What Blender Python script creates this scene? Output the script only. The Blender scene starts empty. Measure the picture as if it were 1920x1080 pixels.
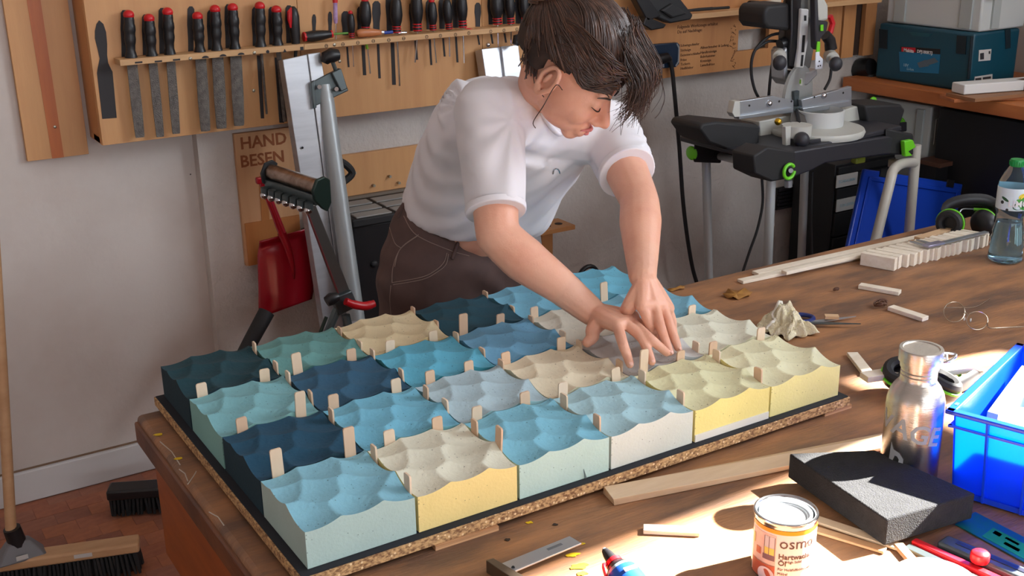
import bpy, bmesh, math, random
import numpy as np
from mathutils import Vector, Matrix
from mathutils.bvhtree import BVHTree
random.seed(7)
SC = bpy.context.scene
COL = SC.collection
S = 0.88                      # working units -> metres (applied once at the end)
# ---------------------------------------------------------------- camera
FPX = 2152.234
CAMLOC = Vector((-0.5501, -1.5144, 1.0200))          # working units
CAMROT = (1.2356266, 0.0139488, -0.5599247)
cd = bpy.data.cameras.new('camera'); cam = bpy.data.objects.new('camera', cd); COL.objects.link(cam)
cd.sensor_width = 36; cd.lens = FPX * 36 / 1920; cd.clip_end = 50; cd.clip_start = .05
cam.location = CAMLOC * S; cam.rotation_euler = CAMROT
SC.camera = cam
# ---------------------------------------------------------------- daylight
w = bpy.data.worlds.new('world'); SC.world = w; w.use_nodes = True
bg = w.node_tree.nodes['Background']; bg.inputs[0].default_value = (.62, .78, 1, 1); bg.inputs[1].default_value = .9
def area(name, loc, rot, sx, sy, power, col):
    l = bpy.data.lights.new(name, 'AREA'); l.shape = 'RECTANGLE'; l.size = sx * S; l.size_y = sy * S; l.energy = power; l.color = col
    o = bpy.data.objects.new(name, l); COL.objects.link(o); o.location = Vector(loc) * S; o.rotation_euler = rot
    return o
R90 = math.pi / 2
area('daylight_side_window', (4.10, -1.75, 2.15), (R90, 0, R90), 2.2, 1.2, 105, (.86, .93, 1))       # shines -x
area('daylight_front_window', (0.9, -4.05, .95), (R90, 0, 0), 3.4, 1.6, 56, (.95, .97, 1))       # shines +y
sl = bpy.data.lights.new('sun', 'SUN'); sl.energy = 85; sl.angle = .012; sl.color = (1, .95, .87)
so = bpy.data.objects.new('sun', sl); COL.objects.link(so)
SUNDIR = Vector((-1, .20, -.74)).normalized()
so.rotation_euler = SUNDIR.to_track_quat('-Z', 'Y').to_euler(); so.location = (4, -1, 3)
vs = SC.view_settings; vs.view_transform = 'Standard'; vs.look = 'None'; vs.gamma = 1; vs.use_curve_mapping = False
vs.exposure = 0.0
SC.display_settings.display_device = 'sRGB'
SC.cycles.max_bounces = 8; SC.cycles.use_denoising = True
SC.cycles.sample_clamp_indirect = 6
# ---------------------------------------------------------------- helpers
CM = cam.rotation_euler.to_matrix()
def P(px, py, X=None, Y=None, z=None):
    d = CM @ Vector(((px - 960) / FPX, -(py - 540) / FPX, -1)); o = CAMLOC
    t = (z - o.z) / d.z if z is not None else (Y - o.y) / d.y if Y is not None else (X - o.x) / d.x
    return o + d * t
def lin(c):
    f = lambda v: v / 12.92 if v <= .04045 else ((v + .055) / 1.055) ** 2.4
    return tuple(f(v / 255) for v in c) + (1,)
MATS = {}
def mat(name, col, rough=.6, metal=0., c2=None, scale=6, stretch=(1, 1, 1), lo=.35, hi=.7, bump=0, bscale=40, bstretch=None,
        speck=None, trans=0, coat=0, spec=.5, emit=None, detail=5, sss=0):
    if name in MATS: return MATS[name]
    m = bpy.data.materials.new(name); m.use_nodes = True; nt = m.node_tree; N = nt.nodes; L = nt.links
    b = N['Principled BSDF']; I = b.inputs
    I['Base Color'].default_value = lin(col); I['Roughness'].default_value = rough; I['Metallic'].default_value = metal
    I['Specular IOR Level'].default_value = spec
    if trans: I['Transmission Weight'].default_value = trans
    if coat: I['Coat Weight'].default_value = coat; I['Coat Roughness'].default_value = .12
    if sss: I['Subsurface Weight'].default_value = sss; I['Subsurface Radius'].default_value = (.012, .005, .003); I['Subsurface Scale'].default_value = 1
    tc = N.new('ShaderNodeTexCoord')
    def mapping(st):
        mp = N.new('ShaderNodeMapping'); mp.inputs['Scale'].default_value = st; L.new(tc.outputs['Object'], mp.inputs[0]); return mp
    col_out = None
    if c2 is not None:
        mp = mapping(stretch); n = N.new('ShaderNodeTexNoise'); n.inputs['Scale'].default_value = scale; n.inputs['Detail'].default_value = detail
        n.inputs['Roughness'].default_value = .6
        L.new(mp.outputs[0], n.inputs[0])
        r = N.new('ShaderNodeValToRGB'); r.color_ramp.elements[0].position = lo; r.color_ramp.elements[1].position = hi
        r.color_ramp.elements[0].color = lin(col); r.color_ramp.elements[1].color = lin(c2)
        L.new(n.outputs[0], r.inputs[0]); col_out = r.outputs[0]
    if speck is not None:                      # (colour, scale, radius, amount)
        sc_, ss, sr, sa = speck
        v = N.new('ShaderNodeTexVoronoi'); v.inputs['Scale'].default_value = ss; L.new(tc.outputs['Object'], v.inputs[0])
        mth = N.new('ShaderNodeMath'); mth.operation = 'LESS_THAN'; mth.inputs[1].default_value = sr; L.new(v.outputs['Distance'], mth.inputs[0])
        sp = N.new('ShaderNodeSeparateColor'); L.new(v.outputs['Color'], sp.inputs[0])
        gt = N.new('ShaderNodeMath'); gt.operation = 'LESS_THAN'; gt.inputs[1].default_value = sa; L.new(sp.outputs[0], gt.inputs[0])
        mu = N.new('ShaderNodeMath'); mu.operation = 'MULTIPLY'; L.new(mth.outputs[0], mu.inputs[0]); L.new(gt.outputs[0], mu.inputs[1])
        mx = N.new('ShaderNodeMix'); mx.data_type = 'RGBA'; L.new(mu.outputs[0], mx.inputs[0])
        if col_out: L.new(col_out, mx.inputs[6])
        else: mx.inputs[6].default_value = lin(col)
        mx.inputs[7].default_value = lin(sc_); col_out = mx.outputs[2]
    if col_out: L.new(col_out, I['Base Color'])
    if bump:
        mp = mapping(bstretch or (1, 1, 1)); n = N.new('ShaderNodeTexNoise'); n.inputs['Scale'].default_value = bscale; n.inputs['Detail'].default_value = 4
        L.new(mp.outputs[0], n.inputs[0]); bn = N.new('ShaderNodeBump'); bn.inputs['Strength'].default_value = bump; bn.inputs['Distance'].default_value = .004
        L.new(n.outputs[0], bn.inputs['Height']); L.new(bn.outputs[0], I['Normal'])
    if emit: I['Emission Color'].default_value = lin(col); I['Emission Strength'].default_value = emit
    MATS[name] = m; return m
def fr(o, x=(1, 0, 0), z=(0, 0, 1)):
    o = Vector(o); z = Vector(z).normalized(); x = Vector(x); x = (x - z * x.dot(z)).normalized(); y = z.cross(x)
    M = Matrix.Identity(4)
    for i in range(3): M[i][0], M[i][1], M[i][2], M[i][3] = x[i], y[i], z[i], o[i]
    return M
ID = Matrix.Identity(4)
class MB:
    def __init__(s): s.v = []; s.f = []; s.m = []; s.mi = 0
    def add(s, vs, fs):
        b = len(s.v); s.v += [Vector(v) for v in vs]
        for f in fs: s.f.append([b + i for i in f]); s.m.append(s.mi)
        return s
    def box(s, c, d, M=ID):
        c = Vector(c); h = Vector(d) / 2
        vs = [M @ (c + Vector((x * h.x, y * h.y, z * h.z))) for x in (-1, 1) for y in (-1, 1) for z in (-1, 1)]
        return s.add(vs, [(0, 1, 3, 2), (4, 6, 7, 5), (0, 4, 5, 1), (2, 3, 7, 6), (0, 2, 6, 4), (1, 5, 7, 3)])
    def hexa(s, p): # 8 points: bottom 4 ccw, top 4
        return s.add(p, [(3, 2, 1, 0), (4, 5, 6, 7), (0, 1, 5, 4), (1, 2, 6, 5), (2, 3, 7, 6), (3, 0, 4, 7)])
    def tube(s, pts, r, n=8, caps=True, flat=None, closed=False):
        pts = [Vector(p) for p in pts]; k = len(pts); rr = r if hasattr(r, '__len__') else [r] * k
        vs = []; up = None
        for i, p in enumerate(pts):
            if closed: d = (pts[(i + 1) % k] - pts[i - 1])
            else: d = (pts[min(i + 1, k - 1)] - pts[max(i - 1, 0)])
            d = d.normalized() if d.length > 1e-9 else Vector((0, 0, 1))
            if up is None: up = Vector((0, 0, 1)) if abs(d.z) < .9 else Vector((1, 0, 0))
            a = (up - d * up.dot(d)).normalized(); b = d.cross(a); up = a
            if flat: a0 = Vector(flat[0]); a = (a0 - d * a0.dot(d)).normalized(); b = d.cross(a)
            f2 = flat[1] if flat else 1
            for j in range(n):
                t = 2 * math.pi * j / n; vs.append(p + a * math.cos(t) * rr[i] * f2 + b * math.sin(t) * rr[i])
        fs = [(i * n + j, i * n + (j + 1) % n, (i + 1) * n + (j + 1) % n, (i + 1) * n + j) for i in range(k - 1) for j in range(n)]
        if closed: fs += [((k - 1) * n + j, (k - 1) * n + (j + 1) % n, (j + 1) % n, j) for j in range(n)]
        elif caps: fs += [tuple(range(n - 1, -1, -1)), tuple(range((k - 1) * n, k * n))]
        return s.add(vs, fs)
    def cyl(s, a, b, r, r2=None, n=16): return s.tube([a, b], [r, r if r2 is None else r2], n)
    def lathe(s, prof, M=ID, n=32, arc=None, caps=True):
        a0, a1 = arc or (0, 2 * math.pi); m = n + 1 if arc else n
        vs = [M @ Vector((r * math.cos(a0 + (a1 - a0) * j / n), r * math.sin(a0 + (a1 - a0) * j / n), z)) for r, z in prof for j in range(m)]
        fs = []
        for i in range(len(prof) - 1):
            for j in range(n):
                fs.append((i * m + j, i * m + (j + 1) % m if not arc else i * m + j + 1, (i + 1) * m + (j + 1) % m if not arc else (i + 1) * m + j + 1, (i + 1) * m + j))
        if caps and not arc:
            if prof[0][0] > 1e-6: fs.append(tuple(range(n - 1, -1, -1)))
            if prof[-1][0] > 1e-6: fs.append(tuple(range((len(prof) - 1) * n, len(prof) * n)))
        return s.add(vs, fs)
    def prism(s, poly, h, M=ID):
        n = len(poly); vs = [M @ Vector((x, y, 0)) for x, y in poly] + [M @ Vector((x, y, h)) for x, y in poly]
        return s.add(vs, [tuple(range(n - 1, -1, -1)), tuple(range(n, 2 * n))] + [(i, (i + 1) % n, n + (i + 1) % n, n + i) for i in range(n)])
    def sph(s, c, r, M=ID, nu=16, nv=10):
        c = Vector(c); r = Vector(r) if hasattr(r, '__len__') else Vector((r, r, r)); vs = [M @ (c + Vector((0, 0, -r.z)))]
        for i in range(1, nv):
            t = -math.pi / 2 + math.pi * i / nv
            for j in range(nu):
                a = 2 * math.pi * j / nu; vs.append(M @ (c + Vector((r.x * math.cos(t) * math.cos(a), r.y * math.cos(t) * math.sin(a), r.z * math.sin(t)))))
        vs.append(M @ (c + Vector((0, 0, r.z)))); last = len(vs) - 1
        fs = [(0, 1 + (j + 1) % nu, 1 + j) for j in range(nu)]
        for i in range(nv - 2): fs += [(1 + i * nu + j, 1 + i * nu + (j + 1) % nu, 1 + (i + 1) * nu + (j + 1) % nu, 1 + (i + 1) * nu + j) for j in range(nu)]
        fs += [(last, 1 + (nv - 2) * nu + j, 1 + (nv - 2) * nu + (j + 1) % nu) for j in range(nu)]
        return s.add(vs, fs)
    def ring(s, c, r, t, M=ID, n=28, k=8, sx=1):  # torus in M's xy plane
        return s.tube([M @ (Vector(c) + Vector((r * sx * math.cos(2 * math.pi * i / n), r * math.sin(2 * math.pi * i / n), 0))) for i in range(n)], t, k, closed=True)
WL = {}
def setp(o, label=None, cat=None, group=None, kind=None):
    for k, v in (('label', label), ('category', cat), ('group', group), ('kind', kind)):
        if v: o[k] = v
    return o
def mesh_of(name, verts, faces, mats, mi=None, smooth=35):
    me = bpy.data.meshes.new(name); me.from_pydata([tuple(v) for v in verts], [], faces)
    for m in (mats if isinstance(mats, (list, tuple)) else [mats]): me.materials.append(m)
    if mi: me.polygons.foreach_set('material_index', mi)
    bm = bmesh.new(); bm.from_mesh(me); bmesh.ops.recalc_face_normals(bm, faces=bm.faces); bm.to_mesh(me); bm.free()
    if smooth: me.shade_smooth(); me.set_sharp_from_angle(angle=math.radians(smooth))
    me.update(); return me
def obj(name, mb, mats, parent=None, bev=0, smooth=35, label=None, cat=None, group=None, kind=None, seg=2):
    if parent is not None: o0 = WL[parent]
    else:
        n = len(mb.v); zs = min(v.z for v in mb.v)
        o0 = Vector(((min(v.x for v in mb.v) + max(v.x for v in mb.v)) / 2, (min(v.y for v in mb.v) + max(v.y for v in mb.v)) / 2, zs))
    me = mesh_of(name, [v - o0 for v in mb.v], mb.f, mats, mb.m, smooth)
    o = bpy.data.objects.new(name, me); COL.objects.link(o)
    if parent is None: o.location = o0
    else: o.parent = parent
    WL[o] = o0
    if bev:
        b = o.modifiers.new('bevel', 'BEVEL'); b.width = bev; b.segments = seg; b.limit_method = 'ANGLE'; b.angle_limit = math.radians(40); b.harden_normals = False
    setp(o, label, cat, group, kind); return o
def thing(name, label, cat, loc, group=None):
    o = bpy.data.objects.new(name, None); o.empty_display_size = .05; COL.objects.link(o); o.location = Vector(loc); WL[o] = Vector(loc)
    return setp(o, label, cat, group)
def text_mb(body, size, M, depth=.0004, align='CENTER', bold=False, wrap=None, cut=None, spacing=1):
    cu = bpy.data.curves.new('t', 'FONT'); cu.body = body; cu.size = size; cu.extrude = depth; cu.align_x = align; cu.space_character = spacing
    cu.offset = size * .02 if bold else 0; cu.resolution_u = 2
    o = bpy.data.objects.new('t', cu); COL.objects.link(o); dg = bpy.context.evaluated_depsgraph_get()
    me = bpy.data.meshes.new_from_object(o.evaluated_get(dg)); bm = bmesh.new(); bm.from_mesh(me)
    if cut:
        x0 = min([v.co.x for v in bm.verts] or [0]); x1 = max([v.co.x for v in bm.verts] or [0]); x = x0 + cut
        while x < x1:
            bmesh.ops.bisect_plane(bm, geom=bm.verts[:] + bm.edges[:] + bm.faces[:], plane_co=(x, 0, 0), plane_no=(1, 0, 0)); x += cut
    bm.verts.ensure_lookup_table(); mb = MB()
    vs = [v.co.copy() for v in bm.verts]
    if wrap: # cylinder radius: wrap about M's y axis, facing M's z; text x -> angle
        vs = [Vector(((wrap + v.z) * math.sin(v.x / wrap), v.y, (wrap + v.z) * math.cos(v.x / wrap))) for v in vs]
    mb.add([M @ v for v in vs], [[v.index for v in f.verts] for f in bm.faces])
    bm.free(); bpy.data.objects.remove(o); bpy.data.curves.remove(cu); bpy.data.meshes.remove(me)
    return mb
def remesh(mb, voxel, smooth_it=2, fac=.5):
    me = bpy.data.meshes.new('tmp'); me.from_pydata([tuple(v) for v in mb.v], [], mb.f)
    bm = bmesh.new(); bm.from_mesh(me); bmesh.ops.recalc_face_normals(bm, faces=bm.faces); bm.to_mesh(me); bm.free()
    o = bpy.data.objects.new('tmp', me); COL.objects.link(o)
    r = o.modifiers.new('r', 'REMESH'); r.mode = 'VOXEL'; r.voxel_size = voxel
    if smooth_it: s_ = o.modifiers.new('s', 'SMOOTH'); s_.factor = fac; s_.iterations = smooth_it
    dg = bpy.context.evaluated_depsgraph_get(); m2 = bpy.data.meshes.new_from_object(o.evaluated_get(dg))
    out = MB(); out.add([v.co.copy() for v in m2.vertices], [list(p.vertices) for p in m2.polygons])
    bpy.data.objects.remove(o); bpy.data.meshes.remove(me); bpy.data.meshes.remove(m2); return out
def bez(pts, n=24):  # catmull-rom through points
    pts = [Vector(p) for p in pts]; out = []
    for i in range(len(pts) - 1):
        p0 = pts[max(i - 1, 0)]; p1 = pts[i]; p2 = pts[i + 1]; p3 = pts[min(i + 2, len(pts) - 1)]; k = max(2, n // (len(pts) - 1))
        for j in range(k):
            t = j / k; out.append(.5 * ((2 * p1) + (p2 - p0) * t + (2 * p0 - 5 * p1 + 4 * p2 - p3) * t * t + (3 * p1 - p0 - 3 * p2 + p3) * t ** 3))
    return out + [pts[-1]]
def lerp(a, b, t): return a + (b - a) * t
ORD = 'first second third fourth fifth sixth seventh eighth ninth tenth eleventh twelfth thirteenth fourteenth fifteenth sixteenth'.split()
# ---------------------------------------------------------------- room
FZ = -.88; TZ = -.03; WYL = 2.215; WY = 2.165; RX = 4.25; CZ = 3.4
m_wall = mat('wall_paint', (205, 198, 192), .85, c2=(190, 178, 170), scale=2.2, lo=.4, hi=.75, bump=.25, bscale=45, speck=((90, 80, 75), 14, .035, .12))
m_rough = mat('rough_plaster', (206, 200, 194), .9, c2=(186, 176, 168), scale=3, lo=.4, hi=.75, bump=1.0, bscale=75)
m_ceil = mat('ceiling_paint', (215, 212, 208), .9)
def struct(name, mb, m, **k): return obj(name, mb, m, kind='structure', **k)
fl = struct('floor', MB().box((1, -.4, FZ - .06), (7.5, 7.6, .1)), mat('floor_base', (104, 62, 44), .8))
xl = P(392, 480, Y=WY).x
struct('wall_back_smooth', MB().box(((-2.6 + xl) / 2, WYL + .06, 1.28), (xl + 2.6, .12, 4.3)), m_wall)
struct('wall_back_rough', MB().box(((xl + RX) / 2, WY + .085, 1.28), (RX - xl, .17, 4.3)), m_rough)
struct('wall_side_left', MB().box((-2.66, -1, 1.28), (.12, 6.5, 4.3)), m_wall)
mb = MB()   # unseen wall, two stacked window openings shaped to cut the sun patches
ye = lambda z: -.800 - .30 * (z - 2.33)     # made-up slant of the opening, trims the sun patch on the bench
for poly in ([(-4.2, -.9), (2.3, -.9), (2.3, 1.82), (-4.2, 1.82)], [(-4.2, 1.82), (-2.9, 1.82), (-2.9, 3.0), (-4.2, 3.0)], [(-.49, 1.82), (2.3, 1.82), (2.3, 2.205), (-.49, 2.205)],
             [(-1.0, 2.205), (2.3, 2.205), (2.3, 2.25), (-1.0, 2.25)], [(ye(2.25), 2.25), (2.3, 2.25), (2.3, 3.0), (ye(3.0), 3.0)], [(-4.2, 3.0), (2.3, 3.0), (2.3, 3.5), (-4.2, 3.5)]):
    mb.prism(poly, .10, fr((RX, 0, 0), (0, 1, 0), (1, 0, 0)))
struct('wall_side_right', mb, m_wall)
mb = MB(); mb.box((1, -4.26, -.35), (7.5, .12, 1.1)); mb.box((1, -4.26, 2.6), (7.5, .12, 1.8)); mb.box((-1.8, -4.26, .95), (2, .12, 1.6)); mb.box((3.5, -4.26, .95), (1.6, .12, 1.6))
struct('wall_front', mb, m_wall)
struct('ceiling', MB().box((1, -1, CZ + .05), (7.5, 6.8, .1)), m_ceil)
# baseboard along the smooth wall, with the crack line above it
b0 = P(159, 909, Y=WYL); bt = P(159, 875, Y=WYL)
bb = struct('baseboard_left', MB().box(((-2.6 + xl) / 2, WYL - .009, FZ + .055), (xl + 2.6, .018, .11)), mat('baseboard_paint', (205, 203, 202), .6), bev=.004)
obj('crack_line', MB().box(((-2.6 + xl) / 2, WYL - .002, FZ + .113), (xl + 2.6, .004, .006)), mat('crack', (120, 95, 75), .9), parent=bb)
# end-grain wood block floor, each block an object
woods = [mat('floor_block_%d' % i, c, .55, c2=c3, scale=34, stretch=(1, 1.6, 1), lo=.3, hi=.75, bump=.25, bscale=60) for i, (c, c3) in enumerate(
    [((166, 102, 72), (140, 82, 60)), ((156, 96, 70), (176, 110, 76)), ((150, 94, 72), (132, 82, 62)), ((174, 108, 72), (150, 90, 64)), ((160, 104, 80), (138, 86, 66))])]
bw, bh = .105, .072
blk = mesh_of('wood_block', [(x * bw / 2 * .994, y * bh / 2 * .992, z) for z in (0, .008) for x, y in ((-1, -1), (1, -1), (1, 1), (-1, 1))],
              [(3, 2, 1, 0), (4, 5, 6, 7), (0, 1, 5, 4), (1, 2, 6, 5), (2, 3, 7, 6), (3, 0, 4, 7)], woods[0], None, 0)
def inpoly(x, y):
    q = CM.transposed() @ (Vector((x, y, FZ)) - CAMLOC)
    if q.z > -.1: return False
    px = 960 + FPX * q.x / -q.z; py = 540 - FPX * q.y / -q.z
    return -40 < px < 560 and 800 < py < 1130
rest = MB(); nb = 0; j = 0
y = WYL - bh / 2
while y > .2:
    x = -1.3 + (bw / 2 if j % 2 else 0)
    while x < 1.2:
        if inpoly(x, y) and nb < 300:
            o = bpy.data.objects.new('wood_block', blk); COL.objects.link(o); o.parent = fl
            o.location = Vector((x, y, FZ - .0095 + random.uniform(-.0006, .0006))) - WL[fl]
            o.material_slots[0].link = 'OBJECT'; o.material_slots[0].material = random.choice(woods); nb += 1
        x += bw
    y -= bh; j += 1
print('floor blocks', nb)
# ---------------------------------------------------------------- workbench
m_top = mat('worn_bench_top', (168, 118, 78), .55, c2=(108, 80, 62), scale=4.5, stretch=(.9, 3.4, 1), lo=.36, hi=.64, bump=.3, bscale=30, bstretch=(1, 8, 1), speck=((190, 180, 170), 16, .05, .10), detail=8)
m_edge = mat('bench_edge', (122, 74, 42), .5, c2=(84, 50, 32), scale=8, stretch=(6, 1, 1), lo=.35, hi=.7, bump=.3, bscale=24, bstretch=(6, 1, 6), speck=((205, 180, 130), 30, .07, .1))
m_apron = mat('bench_apron', (166, 88, 34), .5, c2=(140, 70, 28), scale=5, stretch=(.6, 1, 6), lo=.3, hi=.75)
wb = thing('workbench', 'large worn brown workbench with an orange apron, carrying the foam tiles', 'workbench', (1.5, .05, FZ))
TX0, TX1, TY0, TY1 = -.062, 3.25, -.72, .807
mb = MB(); mb.box(((TX0 + TX1) / 2, (TY0 + TY1) / 2, TZ - .032), (TX1 - TX0, TY1 - TY0, .064))
obj('bench_top', mb, m_top, wb, bev=.012, seg=3)
obj('edge_band', MB().box((TX0 - .001, (TY0 + TY1) / 2, TZ - .036), (.012, TY1 - TY0 - .02, .05)), m_edge, wb, bev=.004)
mb = MB(); mb.box((TX0 + .035, (TY0 + TY1) / 2, TZ - .2), (.03, TY1 - TY0 - .06, .27)); obj('apron', mb, m_apron, wb, bev=.003)
mb = MB(); mb.box(((TX0 + TX1) / 2, TY1 - .05, TZ - .2), (TX1 - TX0 - .1, .03, .27)); obj('apron', mb, m_apron, wb, bev=.003)
for x in (TX0 + .09, TX1 - .12):
    for y in (TY0 + .1, TY1 - .12): obj('leg', MB().box((x, y, (FZ + TZ - .065) / 2), (.08, .08, TZ - .065 - FZ)), m_apron, wb, bev=.004)
m_spot = mat('yellow_paint', (225, 190, 20), .6)
def blob(px, py, r, asp, m, name, z=TZ + .0006, n=14, h=.0008, parent=None):
    c = P(px, py, z=z); mb = MB(); poly = []
    for i in range(n):
        a = 2 * math.pi * i / n; q = r * random.uniform(.6, 1.15); poly.append((q * math.cos(a) * asp, q * math.sin(a)))
    mb.prism(poly, h, fr(c, (1, -.3, 0))); return obj(name, mb, m, parent)
for px, py, r in ((1074, 1040, .007), (1086, 1062, .009), (993, 980, .004), (1092, 1020, .003), (1092, 1076, .006), (297, 815, .006), (334, 860, .005)): blob(px, py, r, 1.7, m_spot, 'paint_spot', parent=wb)
for px, py in ((1040, 984), (952, 1012)): blob(px, py, .004, 1.4, mat('burn', (50, 35, 28), .7), 'burn_mark', parent=wb)
m_scr = mat('scratch_white', (190, 178, 165), .8)
for a, b in (((300, 828), (338, 872)), ((336, 880), (352, 902)), ((352, 908), (368, 884)), ((392, 960), (420, 985))):
    obj('scratch', MB().tube([P(*a, z=TZ), P((a[0] + b[0]) / 2 + 3, (a[1] + b[1]) / 2 - 3, z=TZ), P(*b, z=TZ)], .0012, 5), m_scr, wb)
# ---------------------------------------------------------------- chipboard base with felt
def chip_mat():
    m = mat('chipboard', (205, 165, 115), .8, c2=(122, 84, 54), scale=150, stretch=(1, 1, 1.6), lo=.42, hi=.62, bump=.35, bscale=140, speck=((236, 206, 160), 170, .34, .25)); return m
bd = thing('base_board', 'long chipboard with a black felt sheet, lying under the foam tiles', 'board', (.6, .4, -.021))
obj('chipboard_panel', MB().box((.598, .398, -.0115), (1.232, .826, .019)), chip_mat(), bd, bev=.0008)
obj('felt_sheet', MB().box((.598, .398, -.001), (1.226, .82, .002)), mat('black_felt', (34, 36, 42), .95), bd)
m_ply = mat('birch_ply', (222, 196, 164), .6, c2=(206, 176, 142), scale=7, stretch=(1, 6, 6), lo=.3, hi=.7)
m_plye = mat('ply_edge', (214, 170, 125), .7, c2=(170, 120, 80), scale=14, stretch=(.3, .3, 40), lo=.4, hi=.6)
for (a, b, lab) in (((812, 1028), (930, 990), 'thin plywood strip wedged beneath the long front edge of the chipboard'), ((1540, 778), (1590, 762), 'thin plywood strip poking out beneath the far right corner of the chipboard')):
    p = P(*a, z=TZ); q = P(*b, z=TZ); d = (q - p); M = fr((p + q) / 2, d)
    mb = MB(); mb.box((0, .05, .0044), (d.length, .12, .0088), M); obj('plywood_strip', mb, m_plye, label=lab, cat='strip')
# ---------------------------------------------------------------- the 24 carved foam tiles
TW = .1945; NT = 60
scoops = [(.10, .96, .0690, 3.2), (.05, .62, .0715, 4.5), (.50, .88, .0735, 2.6), (.31, .46, .0745, 2.9), (.92, .72, .0680, 3.0), (.68, .36, .0725, 3.6), (.96, .08, .0690, 4.0), (.49, .13, .0705, 3.8), (.08, .12, .0655, 3.6), (.86, 1.02, .0685, 6.0)]
def th(u, v): return min(z0 - .0012 + 1.3 * k * (((u - a) * .2) ** 2 + ((v - b) * .2) ** 2) for a, b, z0, k in scoops)
mb = MB(); g = NT + 1
vs = [Vector((i / NT * TW - TW / 2, j / NT * TW - TW / 2, th(i / NT, j / NT))) for j in range(g) for i in range(g)]
mb.add(vs, [(j * g + i, j * g + i + 1, (j + 1) * g + i + 1, (j + 1) * g + i) for j in range(NT) for i in range(NT)])
per = [i for i in range(NT)] + [j * g + NT for j in range(NT)] + [NT * g + i for i in range(NT, 0, -1)] + [j * g for j in range(NT, 0, -1)]
mb.mi = 1; top = [vs[i] for i in per]; n = len(per)
mb.add(top + [Vector((v.x, v.y, .001)) for v in top], [(i, n + i, n + (i + 1) % n, (i + 1) % n) for i in range(n)] + [tuple(n + i for i in range(n))])
ph = mat('foam_placeholder', (200, 200, 200))
tile_me = mesh_of('foam_tile', mb.v, mb.f, [ph, ph], mb.m, 0)
tile_me.polygons.foreach_set('use_smooth', [m == 0 for m in mb.m])
TN = {  # (row, col): short name, top and side colour (part coating, part painted daylight)
 (0, 0): ('sky blue corner', (122, 186, 208), (176, 202, 196)), (0, 1): ('cream-topped yellow', (224, 221, 198), (240, 218, 146)), (0, 2): ('cracked azure', (112, 184, 208), (184, 212, 204)),
 (0, 3): ('ice blue', (158, 200, 210), (212, 218, 208)), (0, 4): ('white-footed lemon', (224, 220, 172), (242, 226, 144)), (0, 5): ('pale lemon corner', (230, 227, 184), (242, 232, 158)),
 (1, 0): ('navy', (24, 74, 100), (16, 52, 66)), (1, 1): ('bright sky', (98, 176, 206), (110, 170, 180)), (1, 2): ('silver blue', (166, 194, 204), (140, 180, 186)),
 (1, 3): ('warm beige', (222, 208, 176), (206, 204, 176)), (1, 4): ('cool grey', (200, 200, 196), (156, 160, 160)), (1, 5): ('chalk white', (220, 220, 196), (210, 208, 176)),
 (2, 0): ('turquoise', (108, 172, 180), (132, 184, 178)), (2, 1): ('slate blue', (44, 88, 116), (30, 62, 80)), (2, 2): ('vivid cyan', (72, 164, 194), (50, 130, 144)),
 (2, 3): ('cornflower', (94, 160, 200), (70, 130, 160)), (2, 4): ('ivory', (214, 208, 188), (190, 196, 180)), (2, 5): ('powder blue', (106, 172, 198), (90, 140, 156)),
 (3, 0): ('dark teal corner', (20, 62, 72), (14, 48, 60)), (3, 1): ('sea green', (82, 142, 140), (70, 122, 118)), (3, 2): ('sandy cream', (226, 208, 164), (216, 190, 140)),
 (3, 3): ('petrol', (38, 82, 98), (28, 62, 74)), (3, 4): ('light lagoon', (104, 176, 206), (80, 140, 160)), (3, 5): ('far-corner aqua', (88, 172, 200), (66, 130, 150))}
LABT = {(0, 0): 'sky blue carved foam tile at the nearest board corner', (0, 1): 'yellow foam tile with a cream carved top, second along the front edge', (0, 2): 'azure foam tile with a small crack at its front foot',
 (0, 3): 'ice blue foam tile with a whitish front face', (0, 4): 'lemon yellow foam tile with a white foot band', (0, 5): 'pale lemon foam tile at the end of the front row',
 (1, 0): 'navy blue carved foam tile beside the sky blue corner tile', (1, 1): 'bright sky blue foam tile behind the cream-topped yellow tile', (1, 2): 'silver blue foam tile behind the azure cracked tile',
 (1, 3): 'warm beige foam tile behind the ice blue tile', (1, 4): 'cool grey foam tile under the fingertips', (1, 5): 'chalk white foam tile behind the pale lemon corner tile',
 (2, 0): 'turquoise foam tile on the open end, between dark teal and navy tiles', (2, 1): 'slate blue foam tile beside the turquoise tile', (2, 2): 'vivid cyan foam tile in the middle of the board',
 (2, 3): 'cornflower blue foam tile below the bent elbow', (2, 4): 'ivory foam tile under the forearm', (2, 5): 'powder blue foam tile half hidden behind the upright hand',
 (3, 0): 'dark teal foam tile at the back corner nearest the floor broom', (3, 1): 'sea green foam tile between dark teal and sandy cream tiles', (3, 2): 'sandy cream foam tile on the back edge by the brown trousers',
 (3, 3): 'petrol blue foam tile directly before the brown trousers', (3, 4): 'light lagoon blue foam tile on the back edge under the forearm', (3, 5): 'aqua foam tile at the far back corner of the board'}
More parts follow.
